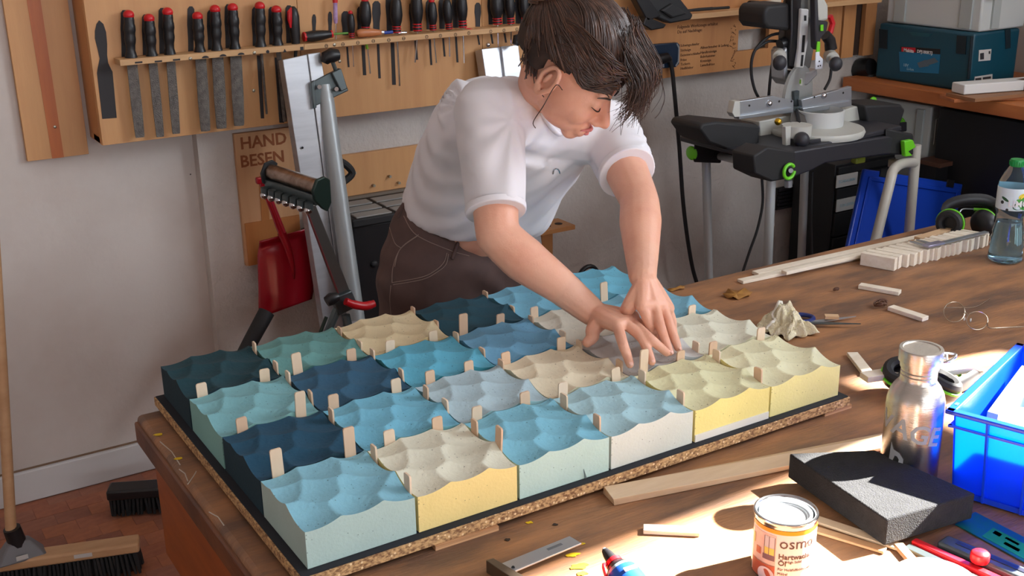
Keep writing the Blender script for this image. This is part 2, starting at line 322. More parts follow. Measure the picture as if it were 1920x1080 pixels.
for (r, c), (nm, ct, cs) in TN.items():
    o = bpy.data.objects.new('foam_tile', tile_me); COL.objects.link(o); o.location = (c * .2 + .1 - .002, r * .2 + .1, 0); WL[o] = o.location.copy()
    o.rotation_euler.z = random.uniform(-.004, .004)
    if sum(ct) > 330: ct = tuple(int(v + (255 - v) * .12) for v in ct)
    mt = mat('foam_top_' + nm, ct, .9, bump=.35, bscale=140, speck=(tuple(int(v * .62) for v in ct), 150, .16, .28), c2=tuple(min(255, int(v * .93)) for v in ct), scale=12)
    ms = mat('foam_side_' + nm, cs, .9, bump=.15, bscale=200, speck=(tuple(int(v * .72) for v in cs), 130, .13, .2), c2=tuple(int(v * .95) for v in cs), scale=5)
    for i, m in enumerate((mt, ms)): o.material_slots[i].link = 'OBJECT'; o.material_slots[i].material = m
    setp(o, LABT[(r, c)], 'foam tile', 'carved foam tiles on the board')
    if (r, c) == (0, 4): obj('foot_band', MB().box((.9 - .002, -.0 + .0016, .0085), (TW - .001, .0022, .015)), mat('foam_white', (222, 220, 208), .9), o)
    if (r, c) == (0, 2): obj('crack', MB().prism([(0, 0), (.004, 0), (-.003, .02)], .0012, fr((.54, .0012, .002), (1, 0, 0), (0, -1, 0))), mat('crack_dark', (90, 105, 105), .9), o)
# wooden spacer pegs in the gaps: (kind, x, y, top z)
PEGS = [('r', .03, .6, .097), ('r', .162, .6, .096), ('r', .042, .4, .098), ('r', .16, .4, .121), ('r', .034, .2, .121), ('r', .17, .2, .125), ('r', .232, .6, .115), ('r', .356, .6, .096), ('r', .227, .4, .098), ('r', .362, .4, .098), ('r', .248, .2, .098), ('r', .347, .2, .098), ('r', .633, .6, .118), ('r', .554, .6, .094), ('r', .449, .6, .095), ('r', .731, .6, .097), ('r', .53, .4, .097), ('r', .439, .4, .097), ('r', .54, .2, .1), ('r', .433, .2, .097), ('r', .823, .6, .095), ('r', 1.024, .6, .117), ('r', .763, .4, .098), ('r', .62, .4, .096), ('r', .63, .2, .098), ('r', .759, .2, .098), ('r', .833, .2, .121), ('r', .931, .2, .096), ('r', 1.021, .2, .096), ('r', 1.16, .2, .098), ('r', 1.133, .4, .096), ('r', .96, .4, .105), ('c', .2, .764, .092), ('c', .2, .638, .091), ('c', .2, .569, .093), ('c', .2, .451, .094), ('c', .2, .349, .096), ('c', .2, .163, .097), ('c', .2, .032, .099), ('c', .4, .761, .085), ('c', .4, .652, .088), ('c', .4, .588, .09), ('c', .4, .453, .092), ('c', .4, .343, .094), ('c', .4, .265, .096), ('c', .4, .153, .097), ('c', .4, .064, .119), ('c', .6, .785, .085), ('c', .6, .67, .087), ('c', .6, .578, .088), ('c', .6, .464, .089), ('c', .6, .385, .089), ('c', .8, .785, .085), ('c', .8, .662, .084), ('c', .8, .578, .084), ('c', .8, .449, .089), ('c', .8, .385, .088), ('c', .6, .153, .098), ('c', .6, .045, .097), ('c', .8, .24, .092), ('c', .8, .164, .096), ('c', .8, .044, .096), ('c', 1., .231, .091), ('c', 1., .166, .094), ('c', 1., .041, .097)]
m_peg = [mat('peg_wood_%d' % i, c, .7, c2=tuple(int(v * .92) for v in c), scale=20, stretch=(1, 1, .2)) for i, c in enumerate([(232, 206, 176), (224, 190, 158), (238, 214, 186)])]
pm = {}
for H in (.085, .11):
    b = bmesh.new(); bmesh.ops.create_cube(b, size=1)
    for v in b.verts: v.co.x *= .021; v.co.y *= .0036; v.co.z = (v.co.z - .5) * H
    bmesh.ops.bevel(b, geom=[e for e in b.edges if abs(e.verts[0].co.x - e.verts[1].co.x) < 1e-6 and abs(e.verts[0].co.z - e.verts[1].co.z) < 1e-6 and e.verts[0].co.z > -.01], offset=.004, segments=3, affect='EDGES', profile=.5)
    me = bpy.data.meshes.new('wooden_peg'); b.to_mesh(me); b.free(); me.materials.append(m_peg[0]); pm[H] = me
names = {}
for k, x, y, z in PEGS:
    if k == 'r':
        c = min(5, int(x / .2)); r = round(y / .2); key = (k, TN[(r - 1, c)][0], TN[(r, c)][0])
    else:
        r = min(3, int(y / .2)); c = round(x / .2); key = (k, TN[(r, c - 1)][0], TN[(r, c)][0])
    names.setdefault(key, []).append((k, x, y, z))
for key, L_ in names.items():
    L_.sort(key=lambda p: p[1] if p[0] == 'r' else p[2])
    for i, (k, x, y, z) in enumerate(L_):
        o = bpy.data.objects.new('wooden_peg', pm[.11 if z > .11 else .085]); COL.objects.link(o); o.location = (x - .002, y, z); WL[o] = Vector((x, y, z))
        o.rotation_euler = (random.uniform(-.03, .03), random.uniform(-.05, .05), (0 if k == 'r' else R90) + random.uniform(-.06, .06))
        o.material_slots[0].link = 'OBJECT'; o.material_slots[0].material = random.choice(m_peg)
        w_ = '' if len(L_) == 1 else (', nearer the broom' if i == 0 else ', farther from the broom') if k == 'r' else (', nearer the camera' if i == 0 else ', nearer the wall') if len(L_) == 2 else ', ' + ORD[i] + ' from the near end'
        setp(o, '%swooden peg between the %s and %s tiles%s' % ('tall ' if z > .11 else '', key[1], key[2], w_), 'peg', 'wooden spacer pegs between the foam tiles')
# ---------------------------------------------------------------- the woman
V = Vector
m_skin = mat('skin', (226, 172, 146), .5, c2=(214, 150, 124), scale=14, lo=.4, hi=.8, bump=.12, bscale=260, sss=.12)
m_shirt = mat('white_cotton', (228, 226, 230), .9, bump=.5, bscale=7, bstretch=(1.2, 1.2, .5))
m_pants = mat('brown_canvas', (96, 74, 69), .85, c2=(78, 60, 57), scale=9, bump=.35, bscale=12)
m_hair = mat('brown_hair', (70, 48, 38), .36, c2=(44, 30, 24), scale=30, spec=.5)
m_hair2 = mat('brown_hair_light', (98, 68, 52), .34, c2=(58, 40, 31), scale=30)
woman = thing('person', 'woman in white t-shirt and brown work trousers bending over the foam tiles', 'person', (1.0, 1.1, FZ))
SR, ER, WR = V((.785, .725, .535)), V((.700, .560, .300)), V((.838, .392, .142))
SL, EL, WLft = V((1.155, .74, .452)), V((1.055, .51, .335)), V((.932, .338, .224))
SR = P(918, 212, Y=.725); SL = P(1140, 245, Y=.74)
HC = P(1066, 134, Y=.565)                      # head centre
hf = V((.51, -.577, -.623)).normalized(); hu = V((.287, -.596, .747)); hu = (hu - hf * hu.dot(hf)).normalized(); hr = hf.cross(hu)
HK = 1.12
def H(f, u, r): return HC + (hf * f + hu * u + hr * r) * HK
HM = Matrix.Identity(4)
for i in range(3): HM[i][0], HM[i][1], HM[i][2], HM[i][3] = hf[i], hu[i], hr[i], HC[i]
def hell(mb, c, r, nu=20, nv=14): mb.sph(V(c) * HK, V(r) * HK, HM, nu, nv)
def limb(mb, pts, rs, n=14, k=6):
    q = bez(pts, k * (len(pts) - 1)); t = np.linspace(0, len(rs) - 1, len(q)); r = np.interp(t, range(len(rs)), rs)
    mb.tube(q, list(r), n); mb.sph(q[0], r[0], ID, n, 8); mb.sph(q[-1], r[-1], ID, n, 8)
neck0 = (SR + SL) / 2 + V((-.01, .03, .03))
body = MB()
# head
hell(body, (-.012, .045, 0), (.098, .092, .076), 24, 16)
hell(body, (.035, -.018, 0), (.064, .088, .062)); hell(body, (.034, -.068, 0), (.054, .036, .050)); hell(body, (.074, -.096, 0), (.019, .016, .02))
for s_ in (-1, 1):
    hell(body, (.064, -.034, .030 * s_), (.028, .030, .028)); hell(body, (.083, .001, .031 * s_), (.013, .012, .017)); hell(body, (.105, -.042, .010 * s_), (.010, .008, .008))
hell(body, (.082, .026, 0), (.016, .016, .05))
limb(body, [H(.092, .012, 0), H(.107, -.014, 0), H(.120, -.034, 0)], [.008 * HK, .0095 * HK, .0115 * HK], 10, 4)
hell(body, (.092, -.074, 0), (.012, .018, .026))
ears = MB()
# ear (helix ring, lobe and bowl)
for s_ in (1, -1):
    eM = fr(H(-.010, -.004, .078 * s_), (hf * .25 + hu * .97) , (hr * s_ * .85 - hf * .5))
    ears.tube([eM @ V((.035 * HK * math.cos(a), .019 * HK * math.sin(a) * (1 if math.cos(a) > -.3 else .8), .006)) for a in np.linspace(0, 2 * math.pi, 20)[:-1]], .0052 * HK, 8, closed=True)
    ears.sph((0, 0, -.004), (.032 * HK, .016 * HK, .005), eM); ears.sph((-.028 * HK, .004 * HK, .006), (.010 * HK, .009 * HK, .006), eM)
    ears.sph((.004, .004, .006), (.014 * HK, .005 * HK, .006), eM)
# neck and chest
limb(body, [neck0 + V((0, .04, -.04)), neck0 + V((-.015, -.015, .02)), H(-.03, -.035, 0)], [.055, .060, .060], 16)
limb(body, [SR, neck0 + V((0, .05, -.05)), SL], [.05, .035, .05], 14)
limb(body, [neck0 + V((0, .05, -.07)), P(935, 300, Y=.93), P(890, 405, Y=1.05)], [.06, .09, .135], 16)
# arms
def mid(a, b, t, off=V((0, 0, 0))): return a.lerp(b, t) + off
limb(body, [SR, mid(SR, ER, .5), ER], [.062, .056, .048]); limb(body, [ER, mid(ER, WR, .28, V((0, 0, -.006))), mid(ER, WR, .65), WR], [.048, .052, .041, .030])
limb(body, [SL, mid(SL, EL, .5), EL], [.060, .054, .045]); limb(body, [EL, mid(EL, WLft, .3), mid(EL, WLft, .7), WLft], [.045, .049, .039, .030])
FT = .0098
def palm(mb, w, knuckles, r0=.026, r1=.0155):
    for k in knuckles: limb(mb, [w, w.lerp(k, .55), k], [r0 * .95, r0 * .78, r1], 10, 4)
    for a, b in zip(knuckles[:-1], knuckles[1:]): limb(mb, [a, b], [r1, r1], 10, 3); limb(mb, [w.lerp(a, .6), w.lerp(b, .6)], [r1 * 1.1, r1 * 1.1], 10, 3)
nails = []
def finger(mb, pts, r=(.0125, .0115, .0105, .0088)):
    pts = [V(p) for p in pts]; limb(mb, pts, r[:len(pts)] if len(pts) == 4 else np.interp(np.linspace(0, 3, len(pts)), range(4), r), 10, 5)
    d = (pts[-1] - pts[-2]).normalized(); nails.append((pts[-1].copy(), d))
body_main = remesh(body, .0050, 6)
# hands are grown at a finer grain and overlap the wrists
hands = MB()
kA = [P(1158, 611, z=.142), P(1171, 606, z=.142), P(1180, 600, z=.136), P(1187, 594, z=.126)]
limb(hands, [mid(ER, WR, .72), WR], [.039, .031], 14); palm(hands, WR, kA)
finger(hands, [kA[0], P(1168, 645, z=.124), P(1175, 664, z=.105), P(1181, 683, z=.091)])
finger(hands, [kA[1], P(1201, 631, z=.128), P(1212, 652, z=.110), P(1222, 678, z=.090)])
finger(hands, [kA[2], P(1212, 629, z=.130), P(1232, 646, z=.113), P(1250, 661, z=.094)])
finger(hands, [kA[3], P(1211, 618, z=.120), P(1228, 634, z=.106), P(1240, 646, z=.095)], (.011, .010, .009, .0078))
finger(hands, [WR.lerp(kA[0], .3) - V((0, 0, .012)), P(1112, 618, z=.118), P(1111, 632, z=.103), P(1101, 642, z=.094)], (.021, .017, .0145, .0115))
hA = remesh(hands, .0028, 2); hands = MB()
kB = [P(1204, 574, z=.176), P(1227, 571, z=.174), P(1243, 574, z=.166), P(1252, 578, z=.152)]
limb(hands, [mid(EL, WLft, .72), WLft], [.037, .031], 14); palm(hands, WLft, kB)
finger(hands, [kB[0], P(1219, 610, z=.138), P(1227, 630, z=.106), P(1234, 644, z=.088)])
finger(hands, [kB[1], P(1238, 611, z=.142), P(1247, 638, z=.112), P(1256, 660, z=.090)])
finger(hands, [kB[2], P(1254, 606, z=.138), P(1264, 632, z=.112), P(1271, 652, z=.091)])
finger(hands, [kB[3], P(1260, 600, z=.125), P(1262, 618, z=.104), P(1266, 634, z=.090)], (.011, .010, .009, .0078))
finger(hands, [WLft.lerp(kB[0], .35), P(1180, 574, z=.168), P(1172, 590, z=.135), P(1182, 602, z=.100)], (.022, .017, .0135, .011))
hm = remesh(hands, .0028, 2)
b2 = MB(); b2.add(body_main.v, body_main.f); b2.add(hA.v, hA.f); em_ = remesh(ears, .0018, 2); b2.add(em_.v, em_.f); b2.add(hm.v, hm.f)
skin = obj('body', b2, m_skin, woman, smooth=180)
m_nail = mat('nail', (232, 178, 160), .3, coat=.3)
nm = MB()
for p, d in nails:
    upv = V((0, 0, 1)) - d * d.z; upv.normalize()
    nm.sph((0, 0, 0), (.0058, .0045, .0016), fr(p + upv * .0066 + d * .002, d, upv), 10, 6)
obj('fingernails', nm, m_nail, woman, smooth=180)
# t-shirt
def ellring(c, ax, side, a, b, n=28, pw=2.4):
    ax = V(ax).normalized(); sd = V(side); sd = (sd - ax * sd.dot(ax)).normalized(); dp = ax.cross(sd); out = []
    for i in range(n):
        t = 2 * math.pi * i / n; c_, s_ = math.cos(t), math.sin(t)
        out.append(V(c) + sd * a * math.copysign(abs(c_) ** (2 / pw), c_) + dp * b * math.copysign(abs(s_) ** (2 / pw), s_))
    return out
def loft(mb, rings):
    n = len(rings[0]); vs = [p for r in rings for p in r]
    mb.add(vs, [(i * n + j, i * n + (j + 1) % n, (i + 1) * n + (j + 1) % n, (i + 1) * n + j) for i in range(len(rings) - 1) for j in range(n)] + [tuple(range(n - 1, -1, -1)), tuple(range((len(rings) - 1) * n, len(rings) * n))])
side = (SL - SR).normalized()
C0, C1, C2, C3 = P(888, 398, Y=1.06), P(925, 320, Y=.97), P(972, 235, Y=.845), neck0 + V((0, .015, -.035))
sp = [C0, C1, C2, C3]
def axd(i): return (sp[min(i + 1, 3)] - sp[max(i - 1, 0)])
shirt = MB()
sd0 = V((1, -.25, -.15))
loft(shirt, [ellring(C0, axd(0) + V((0, .0, .12)), sd0, .195, .15), ellring(C0.lerp(C1, .5), axd(0), sd0, .20, .155), ellring(C1, axd(1), sd0 + side, .205, .152), ellring(C2, axd(2), side, .21, .14), ellring(C2.lerp(C3, .6), axd(2), side, .175, .115), ellring(C3, axd(3), side, .13, .10), ellring(neck0 + V((-.012, -.015, .012)), (H(-.03, -.035, 0) - neck0) + V((.05, -.14, -.06)), side, .086, .082, 28, 2)])
limb(shirt, [SR + V((.05, .0, -.0)), C3, SL - V((.05, 0, 0))], [.078, .085, .075], 16)
def sleeve(s_, e, t, r0, r1):
    limb(shirt, [s_ + (C3 - s_) * .3, s_], [.09, r0], 18, 4)
    a = s_; b = s_.lerp(e, t); d = (b - a).normalized(); sdv = V((1, 0, 0)) if abs(d.x) < .8 else V((0, 1, 0))
    loft(shirt, [ellring(a - d * .02, d, sdv, r0, r0, 24, 2), ellring(a.lerp(b, .5), d, sdv, (r0 + r1) / 2, (r0 + r1) / 2 + .004, 24, 2), ellring(b, d, sdv, r1, r1 + .006, 24, 2)])
sleeve(SR, ER, .80, .083, .066); sleeve(SL, EL, .60, .076, .067)
sm = remesh(shirt, .0075, 4)
# drape folds pulled from the shoulders and hem
for i, v in enumerate(sm.v):
    t = (v - C0).dot((C3 - C0).normalized()); q = (v - C0).dot(side)
    sm.v[i] = v + (v - C0.lerp(C3, max(0, min(1, t / .5)))).normalized() * (.0035 * math.sin(q * 46 + t * 30) * max(0, 1 - abs(t - .25) * 2) + .0028 * math.sin(q * 90 - t * 55 + 1))
for S_, am in ((SR, 1), (SL, .8)):
    for i, v in enumerate(sm.v):
        q = v - S_; dd = q.length
        if dd < .42: sm.v[i] = v + (v - C1.lerp(C2, .5)).normalized() * (.0055 * am * math.sin(math.atan2(q.dot(side), q.z) * 11 + dd * 9) * math.exp(-((dd - .2) / .1) ** 2))
tee = obj('t_shirt', sm, m_shirt, woman, smooth=180)
cr = bez([P(990, 92, Y=.79), P(1000, 160, Y=.655), P(1022, 222, Y=.61), P(1048, 252, Y=.62), P(1068, 240, Y=.66), P(1085, 200, Y=.75)], 40)
# trousers with legs to the floor
pants = MB(); WC = P(868, 418, Y=1.075); HP = P(842, 505, Y=1.10)
loft(pants, [ellring(WC, V((.1, -.12, .3)), sd0, .172, .128), ellring(WC.lerp(HP, .4), V((.05, -.08, .3)), sd0, .188, .145), ellring(HP, V((0, 0, 1)), sd0, .198, .152), ellring(HP + V((0, .0, -.12)), V((0, 0, 1)), sd0, .196, .145)])
for s_, kn in ((-1, .0), (1, .03)):
    hp = HP + V((.092 * s_, -.02 * s_, -.06)); ft = V((hp.x + .03 * s_, hp.y - .02, FZ + .07))
    limb(pants, [hp, hp.lerp(ft, .5) + V((0, -.02, 0)), ft], [.108, .088, .075], 18)
pm_ = remesh(pants, .0075, 4)
for i, v in enumerate(pm_.v):
    pm_.v[i] = v + (v - V((HP.x, HP.y, v.z))).normalized() * .003 * math.sin(v.z * 60 + v.x * 35 + math.sin(v.x * 20) * 2)
trs = obj('trousers', pm_, m_pants, woman, smooth=180)
def bvh(mb): return BVHTree.FromPolygons([tuple(v) for v in mb.v], mb.f)
BP, BS, BB = bvh(pm_), bvh(sm), bvh(b2)
def hit(B, px, py, off=.001):
    d = (P(px, py, z=-5) - CAMLOC).normalized(); h = B.ray_cast(CAMLOC, d); return None if h[0] is None else h[0] - d * off
def surf_line(B, pts, n=24, off=.001):
    q = bez([V((x, y, 0)) for x, y in pts], n); return [h for h in (hit(B, p.x, p.y, off) for p in q) if h is not None]
m_st = mat('stitching', (142, 122, 112), .8)
st = MB()
for ln in ([(757, 405), (780, 440), (840, 468), (880, 480)], [(730, 425), (740, 455), (752, 465)], [(785, 440), (752, 465), (737, 500), (735, 530)], [(838, 474), (832, 492), (815, 508), (790, 520), (735, 530)], [(733, 535), (731, 560), (733, 590)], [(782, 443), (750, 468), (740, 500)], [(841, 476), (836, 496), (818, 511), (792, 524), (737, 534)]):
    l = surf_line(BP, ln, 24, .0012)
    if len(l) > 2: st.tube(l, .0011, 5)
if st.v: obj('stitching', st, m_st, trs)
bl = MB()
for a, b in (((762, 378), (746, 408)), ((860, 452), (848, 486)), ((975, 415), (1000, 445))):
    l = surf_line(BP, [a, b], 8, .003)
    if len(l) > 2: obj('belt_loop', MB().tube(l, .005, 6), m_pants, trs)
if bl.v: obj('belt_loop', bl, m_pants, trs)
l = surf_line(BP, [(764, 384), (800, 410), (840, 440), (880, 456)], 24, .003)
if len(l) > 3: obj('waistband', MB().tube(l, .007, 6), m_pants, trs)
l = surf_line(BS, [(992, 118), (998, 160), (1008, 195), (1024, 226), (1046, 250), (1060, 246)], 30, .001)
if len(l) > 3: obj('collar', MB().tube(l, .0065, 8), m_shirt, tee, smooth=180)
# pendant
pn = surf_line(BS, [(1037, 327), (1039, 318), (1046, 317), (1050, 326)], 12, .002)
if len(pn) > 3: obj('moon_pendant', MB().tube(pn, [.0008] + [.0018] * (len(pn) - 2) + [.0008], 6), mat('silver', (215, 215, 220), .2, 1), woman, label='silver crescent pendant')
for s_, e, t, r in ((SR, ER, .775, .0665), (SL, EL, .575, .0675)):
    d = (e - s_).normalized(); b = s_.lerp(e, t); sdv = V((1, 0, 0)) if abs(d.x) < .8 else V((0, 1, 0))
    mb = MB(); loft(mb, [ellring(b - d * .001, d, sdv, r + .0015, r + .0075, 28, 2), ellring(b + d * .014, d, sdv, r + .0005, r + .0065, 28, 2)])
    obj('sleeve_hem', mb, m_shirt, tee, bev=.002)
# face
m_lip = mat('lips', (204, 122, 116), .45); lm = MB()
limb(lm, [H(.094, -.0665, -.024), H(.1045, -.0635, -.006), H(.1055, -.0645, .0), H(.1045, -.0635, .006), H(.094, -.0665, .024)], [.0015, .0045, .004, .0045, .0015], 8, 4)
limb(lm, [H(.093, -.069, -.022), H(.1035, -.0755, 0), H(.093, -.069, .022)], [.0015, .0058, .0015], 8, 5)
obj('lips', lm, m_lip, woman, smooth=180)
m_lash = mat('lash', (40, 26, 22), .6); em = MB(); bm_ = MB()
for s_ in (-1, 1):
    em.tube(bez([H(.082, -.001, .050 * s_), H(.0925, -.006, .040 * s_), H(.0970, -.0075, .030 * s_), H(.0945, -.0055, .018 * s_)], 15), list(np.interp(np.linspace(0, 3, 16), range(4), [.0006, .0016, .0016, .0007])), 6)
    bm_.tube(bez([H(.080, .022, .052 * s_), H(.0925, .0275, .040 * s_), H(.0985, .0245, .026 * s_), H(.099, .019, .012 * s_)], 15), list(np.interp(np.linspace(0, 3, 16), range(4), [.0008, .0022, .0026, .0012])), 6)
obj('eyelashes', em, m_lash, woman); obj('eyebrows', bm_, m_hair, woman)
# hair: a swept-back cap, overlapping locks, loose fringe, bun
hair = MB(); nu, nv = 48, 30; vs = []
def hairrad(f, u, r):  # unit direction -> scale of the cap
    return 0 if (f > .28 and u < .02 - .10 * (1 - f)) or (u < -.20 and f > -.18) or u < -.52 else 1
for i in range(nv + 1):
    t = math.pi * i / nv
    for j in range(nu):
        a = 2 * math.pi * j / nu; f, r, u = math.sin(t) * math.cos(a), math.sin(t) * math.sin(a), math.cos(t)
        k = 1.0 if hairrad(f, u, r) else .62
        wob = 1 + .02 * math.sin(a * 9 + t * 4) + .012 * math.sin(a * 23)
        vs.append(H(-.016 + .118 * k * wob * f, .048 + .108 * k * wob * u, .090 * k * wob * r))
hair.add(vs, [(i * nu + j, i * nu + (j + 1) % nu, (i + 1) * nu + (j + 1) % nu, (i + 1) * nu + j) for i in range(nv) for j in range(nu)])
hcap = obj('hair', hair, mat('brown_hair_base', (52, 35, 28), .7, c2=(36, 25, 20), scale=60), woman, smooth=180)
rg = random.Random(3); lk = MB(); lk2 = MB()
def hs(f, u, r, k=1.0):  # point on the cap surface in a direction
    d = V((f, u, r)).normalized(); return H(-.016 + .118 * k * d.x, .048 + .108 * k * d.y, .090 * k * d.z)
bun = H(-.135, .095, .005)
for i in range(760):                     # from the hairline over the skull back to the bun
    ang = rg.uniform(-1.25, 1.25)        # around from one ear over the forehead to the other
    f0, r0 = math.cos(ang), math.sin(ang); u0 = .42 + .25 * math.cos(ang) - .55 * (abs(ang) / 1.25) ** 2 + rg.uniform(0, .5)
    p0 = V((f0 * .9, u0, r0)); pts = []
    for t in np.linspace(0, 1, 9):
        d = p0.lerp(V((-1.0, .35, .04 + .1 * math.sin(i))), t) + V((0, .62 * math.sin(math.pi * t), 0)); pts.append(hs(d.x, d.y, d.z, 1.0 + .045 * math.sin(math.pi * t) + rg.uniform(-.008, .022)))
    pts.append(bun.lerp(pts[-1], .4)); r = rg.uniform(.0008, .0019)
    (lk if rg.random() < .7 else lk2).tube(bez(pts, 18), [r * .4] + [r] * 17 + [r * .5] if False else r, 5)
for i in range(340):                     # fringe: forward from the crown, then falling straight down
    t = rg.uniform(-1, 1); r_ = -.02 + .062 * t
    a = H(.03 + rg.uniform(-.03, .02), .148 + rg.uniform(-.01, .006), r_ * .8); b = H(.082 + rg.uniform(-.01, .014), .116 + rg.uniform(-.03, .010), r_ + rg.uniform(-.01, .01))
    c = b + hf * rg.uniform(.014, .032) + hu * rg.uniform(-.005, .012) + V((0, 0, -.028)); ln_ = rg.uniform(.05, .095) * (1.0 if t > -.75 else .8)
    d = c + V((-.006 + rg.uniform(-.012, .014), .004 + rg.uniform(-.012, .012), -ln_ * .6)); e = d + V((-.010 + rg.uniform(-.014, .016), .010 + rg.uniform(-.014, .014), -ln_ * .45)) - hf * rg.uniform(0, .014)
    r = rg.uniform(.0008, .0017); (lk if rg.random() < .6 else lk2).tube(bez([a, b, c, d, e], 16), list(np.linspace(r, r * .25, 17)), 5)
for i in range(130):                     # side hair sweeping from the temple over the ear top
    a = H(.088 + rg.uniform(-.012, .01), .06 + rg.uniform(-.02, .03), .058); b = H(.048, .040 + rg.uniform(-.008, .03), .077 + rg.uniform(0, .008)); c = H(-.012, .060 + rg.uniform(-.006, .03), .085 + rg.uniform(0, .007)); d = H(-.075, .075 + rg.uniform(-.03, .03), .070)
    lk.tube(bez([a, b, c, d, bun], 16), rg.uniform(.0008, .0018), 5)
for i in range(160):                     # forehead to the back of the head, along the side
    a = H(.094 + rg.uniform(-.02, .008), .055 + rg.uniform(-.01, .05), rg.uniform(.0, .06)); b = H(.06, .085 + rg.uniform(-.02, .035), .074 + rg.uniform(0, .008)); c = H(-.02, .095 + rg.uniform(-.02, .03), .079 + rg.uniform(0, .006))
    (lk if rg.random() < .6 else lk2).tube(bez([a, b, c, H(-.09, .095, .05), bun], 16), rg.uniform(.0008, .0018), 5)
for i in range(420):                     # back and side of the head, drawn up to the bun
    a_ = rg.uniform(-1, 1); d0 = V((rg.uniform(-.9, .25), rg.uniform(-.12, .95), rg.choice((1, 1, 1, -1)) * rg.uniform(.35, 1))); e0_ = V((-1.0, .40, d0.z * .12)); pts = []
    for t in np.linspace(0, .92, 7): q = d0.lerp(e0_, t) + V((0, .12 * math.sin(math.pi * t), 0)); pts.append(hs(q.x, q.y, q.z, 1.012 + .02 * math.sin(math.pi * t) + .008 * a_))
    (lk if rg.random() < .65 else lk2).tube(bez(pts + [bun], 14), rg.uniform(.0007, .0016), 5)
for i in range(110):                     # nape swept up behind the ear
    s_ = rg.choice((1, 1, -1)); a = H(rg.uniform(-.085, -.035), rg.uniform(-.045, .005), s_ * rg.uniform(.04, .066)); b = H(-.085 + rg.uniform(-.01, .02), .03 + rg.uniform(-.01, .02), s_ * .074); c = H(-.115, .07, s_ * .05)
    lk.tube(bez([a, b, c, bun], 14), rg.uniform(.0008, .0018), 5)
for i in range(70):
    q = [rg.uniform(0, 6.28), rg.uniform(.5, 2.6)]; rb = rg.uniform(.034, .048); pts = []
    for t in np.linspace(0, 4.2, 9): pts.append(bun + hu * .01 + V((math.cos(q[0] + t) * math.sin(q[1]), math.sin(q[0] + t) * math.sin(q[1]), math.cos(q[1]))) * rb)
    lk2.tube(bez(pts, 16), rg.uniform(.002, .004), 5)
obj('hair_locks', lk, m_hair, woman, smooth=180); obj('hair_locks', lk2, m_hair2, woman, smooth=180)
ws = MB()                                # loose wisps at nape and cheek
e0 = H(-.005, -.03, .074)
for pts in ([H(.02, .0, .078), P(1042, 160, Y=.49), P(1018, 200, Y=.47), P(1000, 228, Y=.5), P(1004, 240, Y=.52)], [H(-.06, .0, .066), P(1000, 128, Y=.58), P(1003, 160, Y=.56), P(1020, 182, Y=.53)], [H(-.08, .01, .05), P(984, 100, Y=.64), P(992, 138, Y=.6)], [H(.09, .12, -.06), P(1245, 170, Y=.42), P(1240, 205, Y=.42), P(1228, 222, Y=.42)]): obj('loose_strand', MB().tube(bez(pts, 20), .0011, 5), m_hair, woman)
obj('hair_tie', MB().ring((0, 0, 0), .022, .005, fr(bun.lerp(H(-.1, .08, 0), .5), hr, hf)), mat('hair_tie', (150, 120, 100), .7), woman)
sh = MB()
for s_ in (-1, 1):
    hp = HP + V((.092 * s_, -.02 * s_, 0)); sh.sph((hp.x + .03 * s_, hp.y - .08, FZ + .045), (.05, .13, .045))
obj('shoes', sh, mat('shoe', (60, 58, 60), .6), woman, smooth=180)
# ---------------------------------------------------------------- tool wall
m_wood = mat('beech_panel', (206, 156, 104), .5, c2=(190, 138, 90), scale=4, stretch=(5, 1, .5), lo=.3, hi=.75, bump=.06, bscale=40, bstretch=(8, 1, .6))
m_wood2 = mat('beech_panel_orange', (196, 140, 88), .5, c2=(176, 120, 74), scale=4, stretch=(5, 1, .5), lo=.3, hi=.75)
m_strip = mat('beech_strip', (208, 168, 120), .55, c2=(192, 148, 104), scale=6, stretch=(.6, 3, 6))
m_dark = mat('dark_paint', (48, 46, 48), .75)  # dark paint of the tool outlines and small printed marks
m_stripe = mat('walnut_stripe', (190, 106, 50), .45, c2=(168, 88, 42), scale=5, stretch=(6, 1, .5))
m_black = mat('black_plastic', (24, 24, 27), .4); m_black2 = mat('black_matt', (30, 30, 32), .65)
m_red = mat('red_plastic', (196, 24, 34), .35); m_steel = mat('tool_steel', (150, 150, 152), .35, 1, bump=.1, bscale=300)
m_file = mat('file_steel', (118, 112, 106), .45, .85, c2=(84, 80, 78), scale=60, bump=.5, bscale=420)
m_screw = mat('screw_zinc', (170, 165, 150), .35, .9)
def px2(pts, Y): return [P(x, y, Y=Y) for x, y in pts]
def wallprism(pts, Y, h): # outline given on a plane parallel to the wall, thickness h towards the camera
    q = px2(pts, Y - h); M = fr((0, Y - h, 0), (1, 0, 0), (0, -1, 0)); mi = M.inverted()
    return [(lambda v: (v.x, v.y))(mi @ p) for p in q], M
def wp(mb, pts, Y, h): a, M = wallprism(pts, Y, h); mb.prism(a, -h, M); return mb
# striped plank far left
pl = thing('wall_plank', 'tall plywood plank with a dark brown stripe, at the end of the tool wall', 'plank', P(110, 302, Y=2.19))
x0, x1, zb = P(52, 303, Y=2.195).x, P(167, 290, Y=2.195).x, P(52, 303, Y=2.195).z
obj('panel', MB().box(((x0 + x1) / 2, 2.205, zb + .5), (x1 - x0, .02, 1.0)), m_wood, pl, bev=.001)
xa, xb_ = P(98, 298, Y=2.195).x, P(120, 296, Y=2.195).x
obj('stripe', MB().prism([(xa, zb), (xb_, zb), (xb_ - .004, zb + 1), (xa - .012, zb + 1)], .0015, fr((0, 2.195, 0), (1, 0, 0), (0, -1, 0))), m_stripe, pl)
for px, py in ((103, 238),): obj('screw', MB().sph(P(px, py, Y=2.194), (.005, .002, .005)), m_screw, pl)
